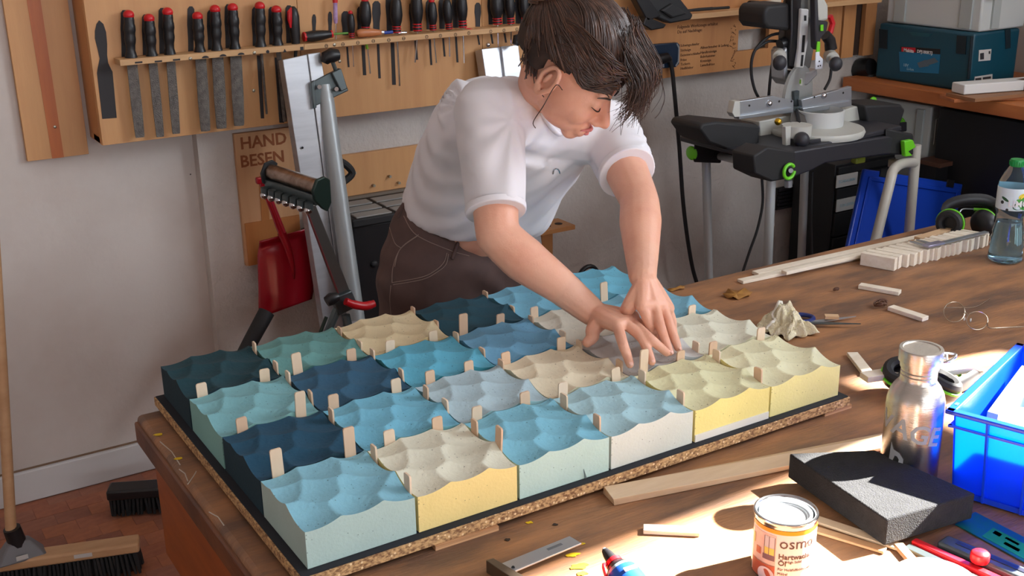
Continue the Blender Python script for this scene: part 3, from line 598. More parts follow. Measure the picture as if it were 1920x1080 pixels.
# long tool board
RY = 2.06
rl, rb = P(192, 272, Y=RY).x, P(192, 272, Y=RY).z
seams = [rl, P(571, 200, Y=RY).x, P(905, 100, Y=RY).x, P(1195, 100, Y=RY).x]
rk = thing('tool_board', 'long beech tool board on the wall with dark painted tool outlines', 'tool rack', (1.2, 2.1, rb))
for a, b in zip(seams[:-1], seams[1:]):
    zb_ = rb - .002
    obj('panel', MB().box(((a + b) / 2, RY + .0125, zb_ + .45), (b - a - .0015, .025, .9)), m_wood, rk, bev=.0008)
mb = MB(); mb.box((rl + .01, (RY + WYL) / 2 + .012, rb + .45), (.02, WYL - RY - .025, .9)); obj('side_panel', mb, m_wood2, rk)
obj('bottom_panel', MB().box(((rl + seams[3]) / 2, (RY + WY) / 2 + .012, rb + .01), (seams[3] - rl, WY - RY - .03, .018)), m_wood2, rk)
# tool-holder strip
ShY = 1.995; sa, sb = P(225, 119, Y=ShY), P(1040, 48, Y=ShY); szt = sa.z + .010
seam = P(570, 84, Y=ShY).x
for a, b in ((sa.x, seam), (seam + .001, sb.x)): obj('holder_strip', MB().box(((a + b) / 2, (ShY + RY) / 2, szt - .009), (b - a, RY - ShY, .018)), m_strip, rk, bev=.001)
def mark(px, py, kind):
    c = P(px, py, Y=ShY - .0004); mb = MB(); M = fr(c, (1, 0, 0), (0, -1, 0))
    if kind == 'bar': mb.box((0, 0, 0), (.022, .005, .0006), M)
    elif kind == 'half': mb.prism([(-.011, -.003)] + [(.011 * math.cos(t), -.003 + .007 * math.sin(t)) for t in np.linspace(0, math.pi, 10)], .0006, M)
    elif kind == 'dot': mb.lathe([(.0055, -.0003), (.0055, .0003)], M, 12)
    elif kind == 'tri': mb.prism([(-.006, -.005), (.006, -.005), (0, .006)], .0006, M)
    elif kind == 'sq': mb.box((0, 0, 0), (.011, .011, .0006), M)
    else:
        mb.ring((0, 0, 0), .0052, .0008, M, 16, 5)
        if kind == 'slot': mb.box((0, 0, 0), (.009, .0014, .001), M)
        if kind == 'cross': mb.box((0, 0, 0), (.001, .006, .001), M)
    obj('size_mark', mb, m_dark, rk)
for px, py, k in ((260, 117, 'bar'), (297, 115, 'bar'), (331, 112, 'bar'), (385, 107, 'half'), (418, 104, 'half'), (452, 101, 'half'), (502, 97, 'dot'), (534, 95, 'tri'), (566, 91, 'sq'), (612, 86, 'slot'), (643, 83, 'slot'), (671, 80, 'slot'), (700, 77, 'slot'), (729, 75, 'slot'), (757, 72, 'slot'), (800, 69, 'cross'), (826, 67, 'cross'), (854, 65, 'cross'), (879, 62, 'cross'), (920, 59, 'cross'), (945, 57, 'cross'), (969, 55, 'cross'), (994, 53, 'cross')): mark(px, py, k)
for px, py in ((357, 110), (477, 99), (476, 170), (627, 84), (637, 115)): obj('screw', MB().sph(P(px, py, Y=(ShY - .0005) if py < 112 else RY - .0005), (.0055, .002, .0055)), m_screw, rk)
# painted outlines
def outl(pts): obj('tool_outline', wp(MB(), pts, RY - .0002, .0012), m_dark, rk)
outl([(186, 38), (181, 45), (178, 58), (178, 72), (183, 92), (187, 110), (183, 130), (182, 137), (192, 223), (219, 221), (211, 134), (209, 131), (203, 118), (201, 104), (201, 82), (199, 60), (194, 45)])
def handle_outline(x, t, b, w_=6): outl([(x - w_ * .7, b), (x - w_ * .75, b - (b - t) * .3), (x - w_, b - (b - t) * .6), (x - w_ * .9, t + 5), (x - w_ * .4, t), (x + w_ * .4, t), (x + w_ * .9, t + 5), (x + w_, b - (b - t) * .6), (x + w_ * .75, b - (b - t) * .3), (x + w_ * .7, b)])
for x, t in ((233, 19), (273, 27), (304, 15), (358, 12), (395, 19), (428, 8), (479, 13), (510, 13), (542, 10)): handle_outline(x, t, 108 - (x - 233) * .08, 7)
for x, t, b, w_ in ((589, 27, 62, 4), (619, 22, 60, 4), (648, 21, 66, 8), (676, 12, 62, 7), (706, 2, 60, 8), (731, -20, 58, 8), (776, 3, 58, 9), (805, 0, 55, 7), (829, -3, 54, 7), (855, -10, 52, 8), (896, 5, 50, 6), (922, -10, 46, 8), (948, -10, 45, 7), (972, -10, 44, 7)): handle_outline(x, t, b, w_)
for x, t, b, w_ in ((651, 88, 126, 1.6), (681, 85, 141, 3), (709, 83, 147, 2.2), (736, 80, 159, 3.4), (779, 76, 112, 2), (806, 74, 122, 1.8), (831, 72, 106, 1.6), (855, 69, 117, 1.8), (896, 66, 84, 1.5), (921, 64, 82, 1.6), (946, 62, 80, 1.6)): outl([(x - w_, t), (x + w_, t), (x + w_ + 3, b), (x - w_ + 3, b)])
for a, b, w_ in (((485, 104), (492, 222), 3.5), ((520, 108), (528, 230), 5)): outl([(a[0] - w_, a[1]), (a[0] + w_, a[1]), (b[0] + w_, b[1]), (b[0] - w_ * .8, b[1])])
# files and rasps
TY = 2.028
def handle(mb_, p0, p1, r, prof): # profile list of (t, radius factor)
    pts = [p0.lerp(p1, t) for t, _ in prof]; mb_.tube(pts, [r * k for _, k in prof], 14)
FILEP = [(0, 1.1), (.05, 1.0), (.16, .78), (.28, .80), (.33, .90), (.42, .98), (.50, .90), (.56, .92), (.62, 1.03), (.72, .98), (.76, .88), (.84, .90), (.92, .82), (.95, .7)]
files = [((246, 108), (241, 24), (263, 258), 20, 0), ((285, 106), (279, 31), (301, 257), 17, 0), ((319, 104), (314, 19), (331, 251), 17, 0), ((375, 98), (370, 27), (386, 246), 21, 1), ((407, 96), (403, 14), (416, 241), 22, 1), ((441, 93), (436, 11), (449, 236), 22, 1), ((489, 89), (487, 8), (501, 214), 6, 2), ((521, 86), (518, 15), (535, 228), 9, 1)]
for i, (hb, ht, be, w_, kind) in enumerate(files):
    a, b, e = P(*hb, Y=TY), P(*ht, Y=TY), P(*be, Y=TY)
    e = V((e.x, TY + .004, e.z))
    r = thing('hand_file', 'black-handled %s with a red knob, %s file from the painted scraper outline' % (['flat file', 'half-round rasp', 'thin round file'][kind], ORD[i]), 'file', (a.x, a.y, a.z - .12), 'files hanging on the tool board')
    mb = MB(); handle(mb, a, b, .0175, FILEP); obj('handle', mb, m_black, r, smooth=60)
    d = (b - a).normalized(); obj('red_cap', MB().sph((0, 0, 0), (.0165, .0165, .0145), fr(b - d * .006, (1, 0, 0), d), 14, 8), m_red, r, smooth=180)
    hw = P(be[0] + w_ / 2, be[1], Y=TY).x - e.x; mb = MB(); t0 = a - d * .004
    if kind == 2: mb.tube([t0, e], [.0055, .0035], 10)
    else:
        th_ = .0035 if kind == 0 else .005; ax = (t0 - e).normalized(); sx_ = V((1, 0, 0)); sx_ = (sx_ - ax * sx_.dot(ax)).normalized(); ny = V((0, -1, 0))
        L_ = [(t0, hw * .95), (t0.lerp(e, .6), hw), (t0.lerp(e, .97), hw * .86), (e, hw * .78)]; vs = []
        for c, h in L_: vs += ([c - sx_ * h, c + sx_ * h, c + sx_ * h + ny * th_ * .6, c + ny * th_ * 1.6, c - sx_ * h + ny * th_ * .6] if kind else [c - sx_ * h, c + sx_ * h, c + sx_ * h + ny * th_, c + ny * th_, c - sx_ * h + ny * th_])
        mb.add(vs, [(i_ * 5 + j, i_ * 5 + (j + 1) % 5, (i_ + 1) * 5 + (j + 1) % 5, (i_ + 1) * 5 + j) for i_ in range(3) for j in range(5)] + [(0, 1, 2, 3, 4), (15, 16, 17, 18, 19)])
    obj('blade', mb, m_file, r)
# folding cutter with a red inlay
a, b = P(555, 84, Y=TY), P(549, 12, Y=TY); r = thing('folding_saw', 'black folding saw handle with a red inlay, beside the last red-knobbed file', 'saw', a - V((0, 0, .1)), None)
mb = MB(); handle(mb, a, b, .017, [(0, .8), (.1, .85), (.4, 1), (.75, 1.05), (.93, .8), (1, .3)]); obj('handle', mb, m_black, r, smooth=60)
obj('inlay', MB().tube(px2([(545, 52), (543, 35), (543, 22), (546, 14)], TY - .012), [.003, .008, .008, .002], 8), m_red, r)
obj('blade', MB().tube([a - V((0, 0, .004)), P(546, 226, Y=TY + .006)], [.006, .005], 8), m_black2, r)
# screwdrivers
SDP = [(0, .62), (.05, .75), (.12, .62), (.2, .66), (.32, .9), (.5, 1.06), (.7, .98), (.85, .88), (.95, .7), (1, .35)]
sdr = [((660, 71), (657, 24), (663, 125), 6.5, .8), ((686, 62), (684, 0), (694, 138), 10, 1.6), ((744, 62), (742, -6), (749, 161), 10, 2), ((783, 59), (780, -18), (776 + 2, 117), 10, 1.5), ((812, 57), (809, 2), (818, 118), 8, 1.4), ((842, 55), (837, -2), (843, 106), 8, 1.3), ((868, 52), (864, -18), (870, 118), 9, 1.6), ((933, 46), (929, -18), (934, 90), 10, 1.4), ((958, 45), (954, -16), (958, 84), 8, 1.3), ((985, 44), (981, -14), (985, 82), 8, 1.3), ((1005, 44), (1000, -14), (1006, 76), 10, 1.3)]
sdn = ['small red-topped screwdriver beside the clear tester', 'stout screwdriver with a green tape band on its shaft', 'long slotted screwdriver with white scuffs on its black handle', 'thick screwdriver with a red ring, fourth after the clear tester', 'red-topped screwdriver with two red bands, fifth after the clear tester', 'red-topped screwdriver with a short shaft, sixth after the clear tester', 'black screwdriver with red bands, seventh after the clear tester', 'black screwdriver with red collar behind the raised shoulder, eighth after the tester', 'black screwdriver with red collar, ninth after the clear tester', 'black screwdriver with red collar, tenth after the clear tester', 'black and red screwdriver half hidden by the dark hair']
m_chrome = mat('chrome', (205, 205, 208), .15, 1)
for (hb, ht, be, w_, sw), nm in zip(sdr, sdn):
    a, b = P(*hb, Y=TY), P(*ht, Y=TY); e = P(*be, Y=TY); rr = (P(hb[0] + w_, hb[1], Y=TY) - a).length
    r = thing('screwdriver', nm, 'screwdriver', (a.x, a.y, a.z - .1), 'screwdrivers hanging on the tool board')
    mb = MB(); handle(mb, a, b, rr, SDP); obj('handle', mb, m_black, r, smooth=60)
    mb = MB(); obj('shaft', mb.tube([a, e], [.0011 * sw + .0012] * 2, 8), m_chrome, r)
    for t in (.02, .1, .17): obj('red_band', MB().cyl(a.lerp(b, t), a.lerp(b, t + .028), rr * .78, n=14), m_red, r)
    if ht[1] > -1: obj('red_cap', MB().sph(b, rr * .62, ID, 12, 8), m_red, r, smooth=180)
    if sw == 1.6 and hb[0] == 686: obj('green_tape', MB().tube([P(687, 82, Y=TY), P(688.5, 92, Y=TY)], .0045, 8), mat('tape_green', (130, 190, 40), .5), r)
a, b = P(630, 74, Y=TY), P(628, -4, Y=TY)
r = thing('tester_screwdriver', 'clear violet tester screwdriver with a red cap, standing in the holder strip', 'screwdriver', a - V((0, 0, .05)))
obj('handle', MB().tube([P(629.5, 44, Y=TY), P(629, 36, Y=TY), P(628.4, 4, Y=TY)], [.005, .0075, .007], 10), mat('clear_violet', (190, 160, 200), .15, c2=(150, 120, 170), scale=60), r); obj('red_cap', MB().cyl(P(628.4, 5, Y=TY), b, .0085, n=12), m_red, r); obj('shaft', MB().cyl(a, P(629.5, 44, Y=TY), .003, n=8), m_chrome, r)
def lying(name, label, pts, radii, m, cat='screwdriver', extra=None):
    r = thing(name, label, cat, P(*pts[0], Y=2.02)); q = px2(pts, 2.02); obj('handle', MB().tube(bez(q, 16), list(np.interp(np.linspace(0, len(radii) - 1, len(bez(q, 16))), range(len(radii)), radii)), 12), m, r, smooth=60)
    for nm_, pp, rad, mm in extra or []: obj(nm_, MB().tube(px2(pp, 2.02), rad, 8), mm, r)
lying('stubby_screwdriver', 'black and red screwdriver lying flat on the holder strip', [(572, 69), (586, 68), (604, 66), (620, 64)], [.015, .018, .016, .011], m_black, extra=[('red_band', [(569, 69.5), (573, 69)], .0155, m_red), ('collar', [(620, 64), (623, 63.5)], .012, m_red), ('shaft', [(624, 64), (652, 62)], .0035, mat('tape_green2', (90, 140, 50), .5))])
lying('awl', 'wooden-handled awl lying on the holder strip', [(669, 64), (676, 62), (696, 61), (714, 61)], [.008, .014, .0135, .008], mat('awl_wood', (190, 120, 76), .4), 'awl', [('ferrule', [(714, 61), (719, 61)], .007, m_chrome), ('blue_tip', [(719, 61.5), (736, 60)], .0055, mat('blue_plastic', (24, 60, 150), .4))])
lying('metal_pin', 'bright metal pin lying on the holder strip at a scuffed screwdriver', [(746, 62), (752, 61.5), (762, 61)], [.0045, .006, .004], m_chrome, 'pin')
lying('red_wire_hook', 'thin red hook with a bright metal tip on the holder strip', [(872, 53), (880, 54), (890, 56)], [.002, .0022, .002], m_red, 'hook', [('tip', [(890, 56), (903, 56.5)], .0045, m_chrome)])
# ---------------------------------------------------------------- lettered board with slots, further along the wall
B2Y = 2.09
lb = thing('lettered_board', 'beech board with small dark lettering and a cut-out window, behind the dark hair', 'board', P(1300, 140, Y=B2Y))
bx0, bx1 = seams[3] - .9, P(1640, 60, Y=B2Y).x
o_ = [P(1385, 55, Y=B2Y), P(1452, 53, Y=B2Y), P(1452, 88, Y=B2Y), P(1385, 96, Y=B2Y)]
cx0, cx1, cz0, cz1 = o_[0].x, P(1442, 60, Y=B2Y).x, (o_[3].z + P(1442, 90, Y=B2Y).z) / 2, (o_[0].z + P(1442, 53, Y=B2Y).z) / 2
bz0 = P(1300, 140, Y=B2Y).z; bz1 = bz0 + .55; bl_ = seams[3] + .003
mb = MB()
for xa_, xb2, za_, zb2 in ((bl_, cx0, bz0, bz1), (cx1, bx1 - .28, bz0, bz1), (cx0, cx1, bz0, cz0), (cx0, cx1, cz1, bz1)): mb.box(((xa_ + xb2) / 2, B2Y + .01, (za_ + zb2) / 2), (xb2 - xa_, .02, zb2 - za_))
obj('panel', mb, m_wood2, lb)
mb = MB(); sz = P(1330, 28, Y=2.02).z; mb.box(((P(1180, 30, Y=2.02).x + P(1650, 4, Y=2.02).x) / 2, 2.055, sz), (P(1650, 4, Y=2.02).x - P(1180, 30, Y=2.02).x, .09, .02)); obj('shelf_ledge', mb, m_strip, lb, bev=.001)
for px in (1387,): obj('screw', MB().sph(P(px, 22, Y=2.009), (.005, .002, .005)), m_black2, lb)
m_ink = mat('burnt_ink', (70, 42, 28), .8)
def wtext(s_, px, py, hpx, Y, m, parent, name='lettering', bold=False):
    c = P(px, py, Y=Y); size = (P(px, py - hpx, Y=Y) - c).length * 1.0
    return obj(name, text_mb(s_, size, fr(c, (1, 0, 0), (0, -1, 0)), .0004, 'LEFT', bold), m, parent, smooth=0)
for s_, px, py, h in (('Folgende Werkzeuge erhältst', 1270, 54, 8.5), ('Du auf Nachfrage:', 1270, 63, 8.5), ('Schwingschleifer', 1276, 88, 7), ('Stichsäge', 1276, 97, 7), ('Exzenterschleifer', 1276, 106, 7), ('Fräse', 1276, 115, 7), ('Tackern', 1276, 123, 7), ('Heißkleber', 1276, 131, 7),
    ('Akkuschrauber & Ladung', 1313, 92, 7), ('Handkreissäge', 1313, 101, 7), ('Bohrhammer', 1313, 109, 7), ('Kreissäge', 1313, 117, 7), ('Lamellofräse', 1313, 125, 7)): wtext(s_, px, py, h, B2Y - .0006, m_ink, lb)
for i in range(24): # pencilled scribbles beside the cut-out
    px, py = 1376 + random.uniform(-5, 5), 46 + i * 3.4; a = P(px, py, Y=B2Y - .001); obj('scribble', MB().tube([a, a + V((random.uniform(-.012, .012), 0, random.uniform(-.008, .008))), a + V((random.uniform(-.012, .012), 0, random.uniform(-.014, .004)))], .0008, 4), m_ink, lb)
# vertical beech battens with slits
m_slit = mat('slit_dark', (52, 36, 26), .8)
bt_ = thing('batten_panel', 'beech panel with dark vertical slits beside the teal case', 'panel', P(1590, 120, Y=2.1))
for a, b in ((1556, 1578), (1580, 1604), (1620, 1642)):
    x0, x1 = P(a, 60, Y=2.1).x, P(b - 2, 60, Y=2.1).x; obj('batten', MB().box(((x0 + x1) / 2, 2.11, P(1590, 108, Y=2.1).z + .16), (x1 - x0, .025, .32)), m_wood2, bt_, bev=.001)
obj('backing', MB().box(((P(1556, 60, Y=2.1).x + P(1642, 60, Y=2.1).x) / 2, 2.132, P(1590, 108, Y=2.1).z + .16), (P(1642, 60, Y=2.1).x - P(1556, 60, Y=2.1).x - .004, .012, .316)), m_slit, bt_)
# black tool on the ledge above the lettering, marker, torch
r = thing('clamp_pair', 'black plastic power-tool cases hanging above the lettered board', 'tool case', P(1240, 50, Y=2.0))
obj('large_case', wp(wp(MB(), [(1195, -20), (1262, -20), (1300, 28), (1296, 37), (1258, 44), (1225, 30)], 2.0, .05), [(1240, 20), (1262, 6), (1290, 26), (1262, 34)], 1.995, .06), m_black2, r, bev=.006)
obj('small_case', wp(MB(), [(1212, 30), (1230, 38), (1250, 46), (1245, 53), (1222, 57), (1206, 46)], 1.98, .05), m_black, r, bev=.004)
obj('tool_lip', wp(MB(), [(1188, -10), (1212, -10), (1240, 30), (1214, 40)], 1.97, .04), m_black, r, bev=.004)
obj('marker_pen', MB().tube(px2([(1288, 20), (1310, 18), (1335, 16), (1337, 16), (1367, 14)], 2.03), [.005, .0065, .0065, .0055, .0055], 10), m_black2, label='black marker pen lying on the ledge above the lettered board', cat='pen')
r = thing('torch', 'small torch with a black head and pale barrel, lying on the ledge', 'torch', P(1430, 12, Y=2.03))
obj('head', MB().tube(px2([(1404, 6), (1408, 8), (1422, 9), (1428, 8)], 2.03), [.012, .016, .016, .009], 14), m_black, r); obj('barrel', MB().tube(px2([(1428, 7), (1462, 2)], 2.03), .009, 12), mat('pale_barrel', (200, 190, 175), .4), r); 
# outlet plate with plug and hanging cable
r = thing('power_outlet', 'dark blue power outlet plate with a grey rim on the lettered board', 'outlet', P(1250, 125, Y=2.07))
obj('plate', wp(MB(), [(1218, 84), (1271, 80), (1275, 84), (1274, 120), (1268, 126), (1220, 131)], 2.085, .02), mat('navy_plastic', (22, 44, 66), .35), r, bev=.003)
obj('rim', MB().tube(px2([(1269, 82), (1273, 90), (1272, 115), (1267, 124)], 2.064), .0035, 6), mat('grey_rim', (150, 155, 160), .4), r); obj('socket_insert', wp(MB(), [(1226, 112), (1244, 112), (1246, 126), (1228, 129)], 2.064, .006), mat('pale_insert', (150, 155, 165), .5), r)
r = thing('power_cable', 'black plug and cable hanging down the wall from the outlet plate', 'cable', P(1306, 528, Y=2.1))
obj('plug', MB().tube(px2([(1226, 116), (1236, 112), (1250, 108), (1257, 112)], 2.04), [.016, .022, .02, .01], 12), m_black, r)
obj('cord', MB().tube(bez(px2([(1254, 108), (1260, 130), (1266, 190), (1274, 280), (1280, 370), (1288, 440), (1298, 500), (1308, 535)], 2.05), 40), .0085, 8), m_black2, r, smooth=60)
# ---------------------------------------------------------------- lower wall pieces behind the woman
x0, x1 = P(642, 330, Y=2.14).x, P(800, 320, Y=2.14).x; zt, zb = P(642, 292, Y=2.14).z, P(655, 368, Y=2.14).z
r = thing('screw_board', 'plain beech board with three screws low on the wall', 'board', (x0, 2.14, zb))
obj('panel', MB().box(((x0 + x1) / 2, 2.15, (zt + zb) / 2), (x1 - x0, .02, zt - zb)), m_wood, r, bev=.001); obj('bottom_edge', MB().box(((x0 + x1) / 2, 2.142, zb - .012), (x1 - x0, .035, .022)), mat('grey_edge', (120, 108, 96), .7), r)
for px, py in ((729, 330), (746, 342), (699, 347), (663, 323)): obj('screw', MB().cyl(P(px, py, Y=2.14), P(px, py, Y=2.14) - V((0, .014, 0)), .005, n=10), m_screw, r)
obj('black_hose', MB().tube(bez(px2([(632, 300), (650, 310), (660, 325), (645, 340), (630, 345)], 2.08), 24), .013, 10), m_black2, label='short black ribbed hose end behind the grey tube', cat='hose')
r = thing('storage_box', 'black storage box with a grey slatted lid behind the trousers', 'box', P(720, 560, Y=1.95))
q = [P(655, 412, Y=1.9), P(790, 372, Y=1.9)]; zt = q[0].z - .02; xw = (P(800, 400, Y=1.9).x + P(655, 400, Y=1.9).x) / 2; ww = P(840, 400, Y=1.9).x - P(650, 400, Y=1.9).x
obj('box_body', MB().box((xw + .05, 1.99, (zt + FZ) / 2 + .01), (ww, .22, zt - FZ - .02)), m_black, r, bev=.008)
obj('lid', MB().box((xw + .05, 1.99, zt + .012), (ww + .02, .25, .03)), m_black2, r, bev=.006)
for i in range(3):
    for j in range(3): obj('lid_slat', MB().box((xw - ww / 2 + .05 + .075 + i * .145, 1.90 + j * .075, zt + .029), (.13, .055, .006)), mat('lid_grey', (142, 140, 136), .6), r, bev=.002)
zq_ = P(690, 371, Y=2.12).z; obj('box_back', MB().box((xw + .05, 2.125, zq_ - .09), (ww, .02, .18)), m_black, r); obj('latch', MB().sph(P(702, 495, Y=1.878), (.014, .008, .012)), m_black2, r)
# wooden holder with round holes
hc = P(1040, 425, Y=2.06); r = thing('hole_rack', 'small wooden rack with round holes behind the bent arm', 'rack', P(1030, 490, Y=2.08))
obj('top_plate', MB().box((hc.x - .01, 2.08, hc.z - .004), (.16, .12, .018)), m_wood2, r, bev=.001); obj('post', MB().box((P(1028, 460, Y=2.08).x, 2.1, hc.z - .12), (.05, .03, .23)), m_wood2, r, bev=.001)
for dx in (-.03, .025): obj('hole', MB().lathe([(.016, 0), (.016, .001)], fr((hc.x + dx, 2.07, hc.z + .0052)), 14), m_slit, r)
obj('black_ring', MB().tube([P(1103, 528, Y=1.9) + V((.05 * math.cos(a), 0, .062 * math.sin(a))) for a in np.linspace(0, 2 * math.pi, 24)[:-1]], .009, 8, closed=True), m_black, label='black rubber ring standing behind the aqua corner tile', cat='ring')
# ---------------------------------------------------------------- left background: stands, dustpan, brooms
m_alu = mat('aluminium', (196, 200, 206), .35, .75, c2=(178, 182, 188), scale=5, stretch=(1, 1, 8)); m_alu2 = mat('painted_grey_tube', (166, 172, 174), .4, .3)
m_bracket = mat('bracket_grey', (92, 102, 104), .35, .7); m_gap = mat('profile_gap', (20, 20, 22), .7)
r = thing('folding_stand', 'folded aluminium saw stand leaning on the tool board', 'stand', P(655, 640, Y=1.9))
def slab(mb, pts, Ya, Yb, h): # pts px: quad top-left, top-right, bottom-right, bottom-left; Ya at top, Yb at bottom
    q = [P(*pts[0], Y=Ya), P(*pts[1], Y=Ya), P(*pts[2], Y=Yb), P(*pts[3], Y=Yb)]; n = (q[1] - q[0]).cross(q[3] - q[0]).normalized()
    if n.y < 0: n = -n
    return mb.hexa([p for p in q] + [p + n * h for p in q])
obj('profile_side', slab(MB(), [(530, 112), (576, 102), (648, 640), (612, 640)], 1.955, 1.79, .045), m_alu, r, bev=.002)
obj('profile_front', slab(MB(), [(577, 101), (601, 98), (684, 640), (650, 640)], 1.95, 1.785, .045), m_alu, r, bev=.002)
obj('tube', MB().tube([P(606, 160, Y=1.95), P(668, 600, Y=1.75)], .0285, 16), m_alu2, r, smooth=60)
obj('slide_rail', slab(MB(), [(598, 200), (610, 200), (664, 560), (650, 560)], 1.97, 1.77, .02), m_bracket, r)
obj('bracket', slab(slab(MB(), [(588, 152), (637, 127), (654, 170), (590, 200)], 1.93, 1.92, .012), [(622, 136), (640, 128), (652, 166), (640, 172)], 1.915, 1.905, .02), m_bracket, r, bev=.003)
obj('bracket_flange', slab(MB(), [(583, 156), (590, 150), (594, 202), (588, 204)], 1.92, 1.91, .03), m_bracket, r, bev=.002)
for px, py in ((599, 163), (631, 167)): obj('bolt', MB().cyl(P(px, py, Y=1.918), P(px, py, Y=1.905), .007, n=10), m_chrome, r)
obj('knob', MB().tube(px2([(608, 118), (612, 108), (622, 104), (634, 103)], 1.93), [.012, .022, .024, .018], 12), m_black, r, smooth=60); obj('knob_stem', MB().cyl(P(622, 112, Y=1.93), P(632, 138, Y=1.93), .007, n=8), m_bracket, r)
obj('hole', MB().lathe([(.004, 0), (.004, .001)], fr(P(567, 277, Y=1.9), (1, 0, 0), (0, -1, 0)), 10), m_gap, r)
r = thing('folding_stand', 'second aluminium stand, its white top showing behind the raised shoulder', 'stand', P(1000, 480, Y=1.9))
obj('profile_side', slab(MB(), [(903, 92), (938, 88), (985, 470), (960, 470)], 2.0, 1.85, .05), m_alu, r, bev=.002); obj('profile_front', slab(MB(), [(940, 87), (972, 84), (1019, 480), (985, 480)], 1.99, 1.84, .05), m_alu, r, bev=.002)
obj('knob', MB().tube(px2([(966, 84), (970, 74), (980, 70)], 1.95), [.012, .02, .017], 12), m_black, r, smooth=60); obj('clip', MB().sph(P(915, 84, Y=1.96), .008), m_chrome, r)
# roller support
m_dgreen = mat('dark_green_metal', (38, 56, 50), .4, .4)
r = thing('roller_stand', 'roller support with a steel roller, ball castors and a red lever', 'stand', P(640, 640, Y=1.75))
RYY = 1.62; ra, rb_ = P(508, 322, Y=RYY + .11), P(600, 352, Y=RYY - .09); dR = (rb_ - ra).normalized()
obj('roller', MB().cyl(ra, rb_, .0235, n=24), mat('worn_steel', (168, 150, 138), .3, 1, c2=(120, 100, 88), scale=8, stretch=(1, 6, 6)), r, smooth=60)
upv = V((0, 0, 1)) - dR * dR.z; upv.normalize(); nrm = dR.cross(upv)
if nrm.y > 0: nrm = -nrm
c = (ra + rb_) / 2; M = fr(c - upv * .035 + nrm * .012, dR, nrm); L_ = (rb_ - ra).length
obj('frame_rail', MB().box((0, 0, 0), (L_ + .01, .03, .02), M), m_bracket, r, bev=.003)
def plm(o):
    M_ = Matrix.Identity(4)
    for i in range(3): M_[i][0], M_[i][1], M_[i][2], M_[i][3] = nrm[i], upv[i], dR[i], o[i]
    return M_
obj('end_plate', MB().prism([(-.03, .02), (-.01, .034), (.02, .03), (.036, .0), (.03, -.03), (-.0, -.062), (-.02, -.075), (-.035, -.05)], .012, plm(rb_)), m_dgreen, r, bev=.003)
obj('end_plate', MB().prism([(-.03, .02), (-.01, .034), (.02, .03), (.036, .0), (.03, -.03), (-.0, -.05)], .006, plm(ra - dR * .008)), m_black2, r, bev=.002)
for i in range(7):
    p = c - upv * .058 + nrm * .034 + dR * (L_ * (i / 6 - .5) * .9); k = obj('caster_cup', MB().cyl(p + upv * .018, p - upv * .004, .0125, n=14), m_bracket, r); obj('caster_ball', MB().sph(p - upv * .005 + nrm * .003, .0125, ID, 14, 10), m_chrome, k, smooth=180)
for px, py in ((610, 357), (612, 372)): obj('bolt', MB().cyl(P(px, py, Y=RYY - .07), P(px, py, Y=RYY - .085), .006, n=10), m_chrome, r)
obj('upright', MB().hexa([P(574, 388, Y=1.63), P(592, 384, Y=1.63), P(656, 545, Y=1.68), P(634, 552, Y=1.68)] + [p + V((0, .02, 0)) for p in [P(574, 388, Y=1.63), P(592, 384, Y=1.63), P(656, 545, Y=1.68), P(634, 552, Y=1.68)]]), mat('dull_steel', (112, 108, 104), .45, .7), r, bev=.002)
obj('upright_edge', MB().tube([P(574, 392, Y=1.625), P(634, 550, Y=1.675)], .003, 6), mat('rust_red', (104, 40, 40), .6), r)
obj('clamp_body', MB().hexa([P(625, 560, Y=1.66), P(660, 545, Y=1.66), P(672, 575, Y=1.66), P(636, 592, Y=1.66)] + [p + V((0, .03, 0)) for p in [P(625, 560, Y=1.66), P(660, 545, Y=1.66), P(672, 575, Y=1.66), P(636, 592, Y=1.66)]]), m_bracket, r, bev=.003)
obj('clamp_knob', MB().tube(px2([(612, 566), (622, 560), (634, 556)], 1.65), [.016, .021, .014], 12), m_black, r, smooth=60)
obj('lever', MB().tube(bez(px2([(648, 565), (664, 571), (684, 574), (702, 569)], 1.64), 14), [.012] * 4 + [.014] * 7 + [.012] * (len(bez(px2([(648, 565), (664, 571), (684, 574), (702, 569)], 1.64), 14)) - 11), 12), m_red, r, smooth=60)
for a, b in (((632, 580), (604, 650)), ((648, 590), (662, 650))): obj('leg', MB().tube([P(*a, Y=1.68), P(*b, Y=1.66), V((P(*b, Y=1.6).x, 1.6, FZ + .01))], .014, 10), m_bracket, r)
obj('leg_edge', MB().tube([P(612, 594, Y=1.66), P(594, 640, Y=1.66)], .006, 8), m_dgreen, r)
# signboard for the hand broom
hy = WY - .003; zt = P(435, 250, Y=hy).z; zb = P(455, 497, Y=hy).z; x0, x1 = P(436, 260, Y=hy).x, P(546, 250, Y=hy).x
m_pale = mat('pale_beech', (204, 158, 116), .55, c2=(190, 142, 100), scale=4, stretch=(5, 1, .5))
r = thing('hand_broom_board', 'beech board lettered HAND BESEN, hanging below the tool board', 'board', ((x0 + x1) / 2, hy, zb))
mb = MB(); T_ = .018; obj('panel', MB().box(((x0 + x1) / 2, hy - T_ / 2, (zt + zb) / 2), (x1 - x0, T_, zt - zb)), m_pale, r, bev=.001)
fy = hy - T_
obj('lower_panel', MB().box(((x0 + x1) / 2 + .002, fy - .002, zb + (P(452, 420, Y=fy).z - zb) / 2), (x1 - x0 - .01, .004, P(452, 420, Y=fy).z - zb)), mat('orange_ply', (186, 122, 66), .5, c2=(168, 104, 54), scale=4, stretch=(5, 1, .5)), r)
obj('outline_strip', wp(MB(), [(486, 330), (500, 328), (506, 420), (492, 421)], fy, .003), MATS['orange_ply'], r)
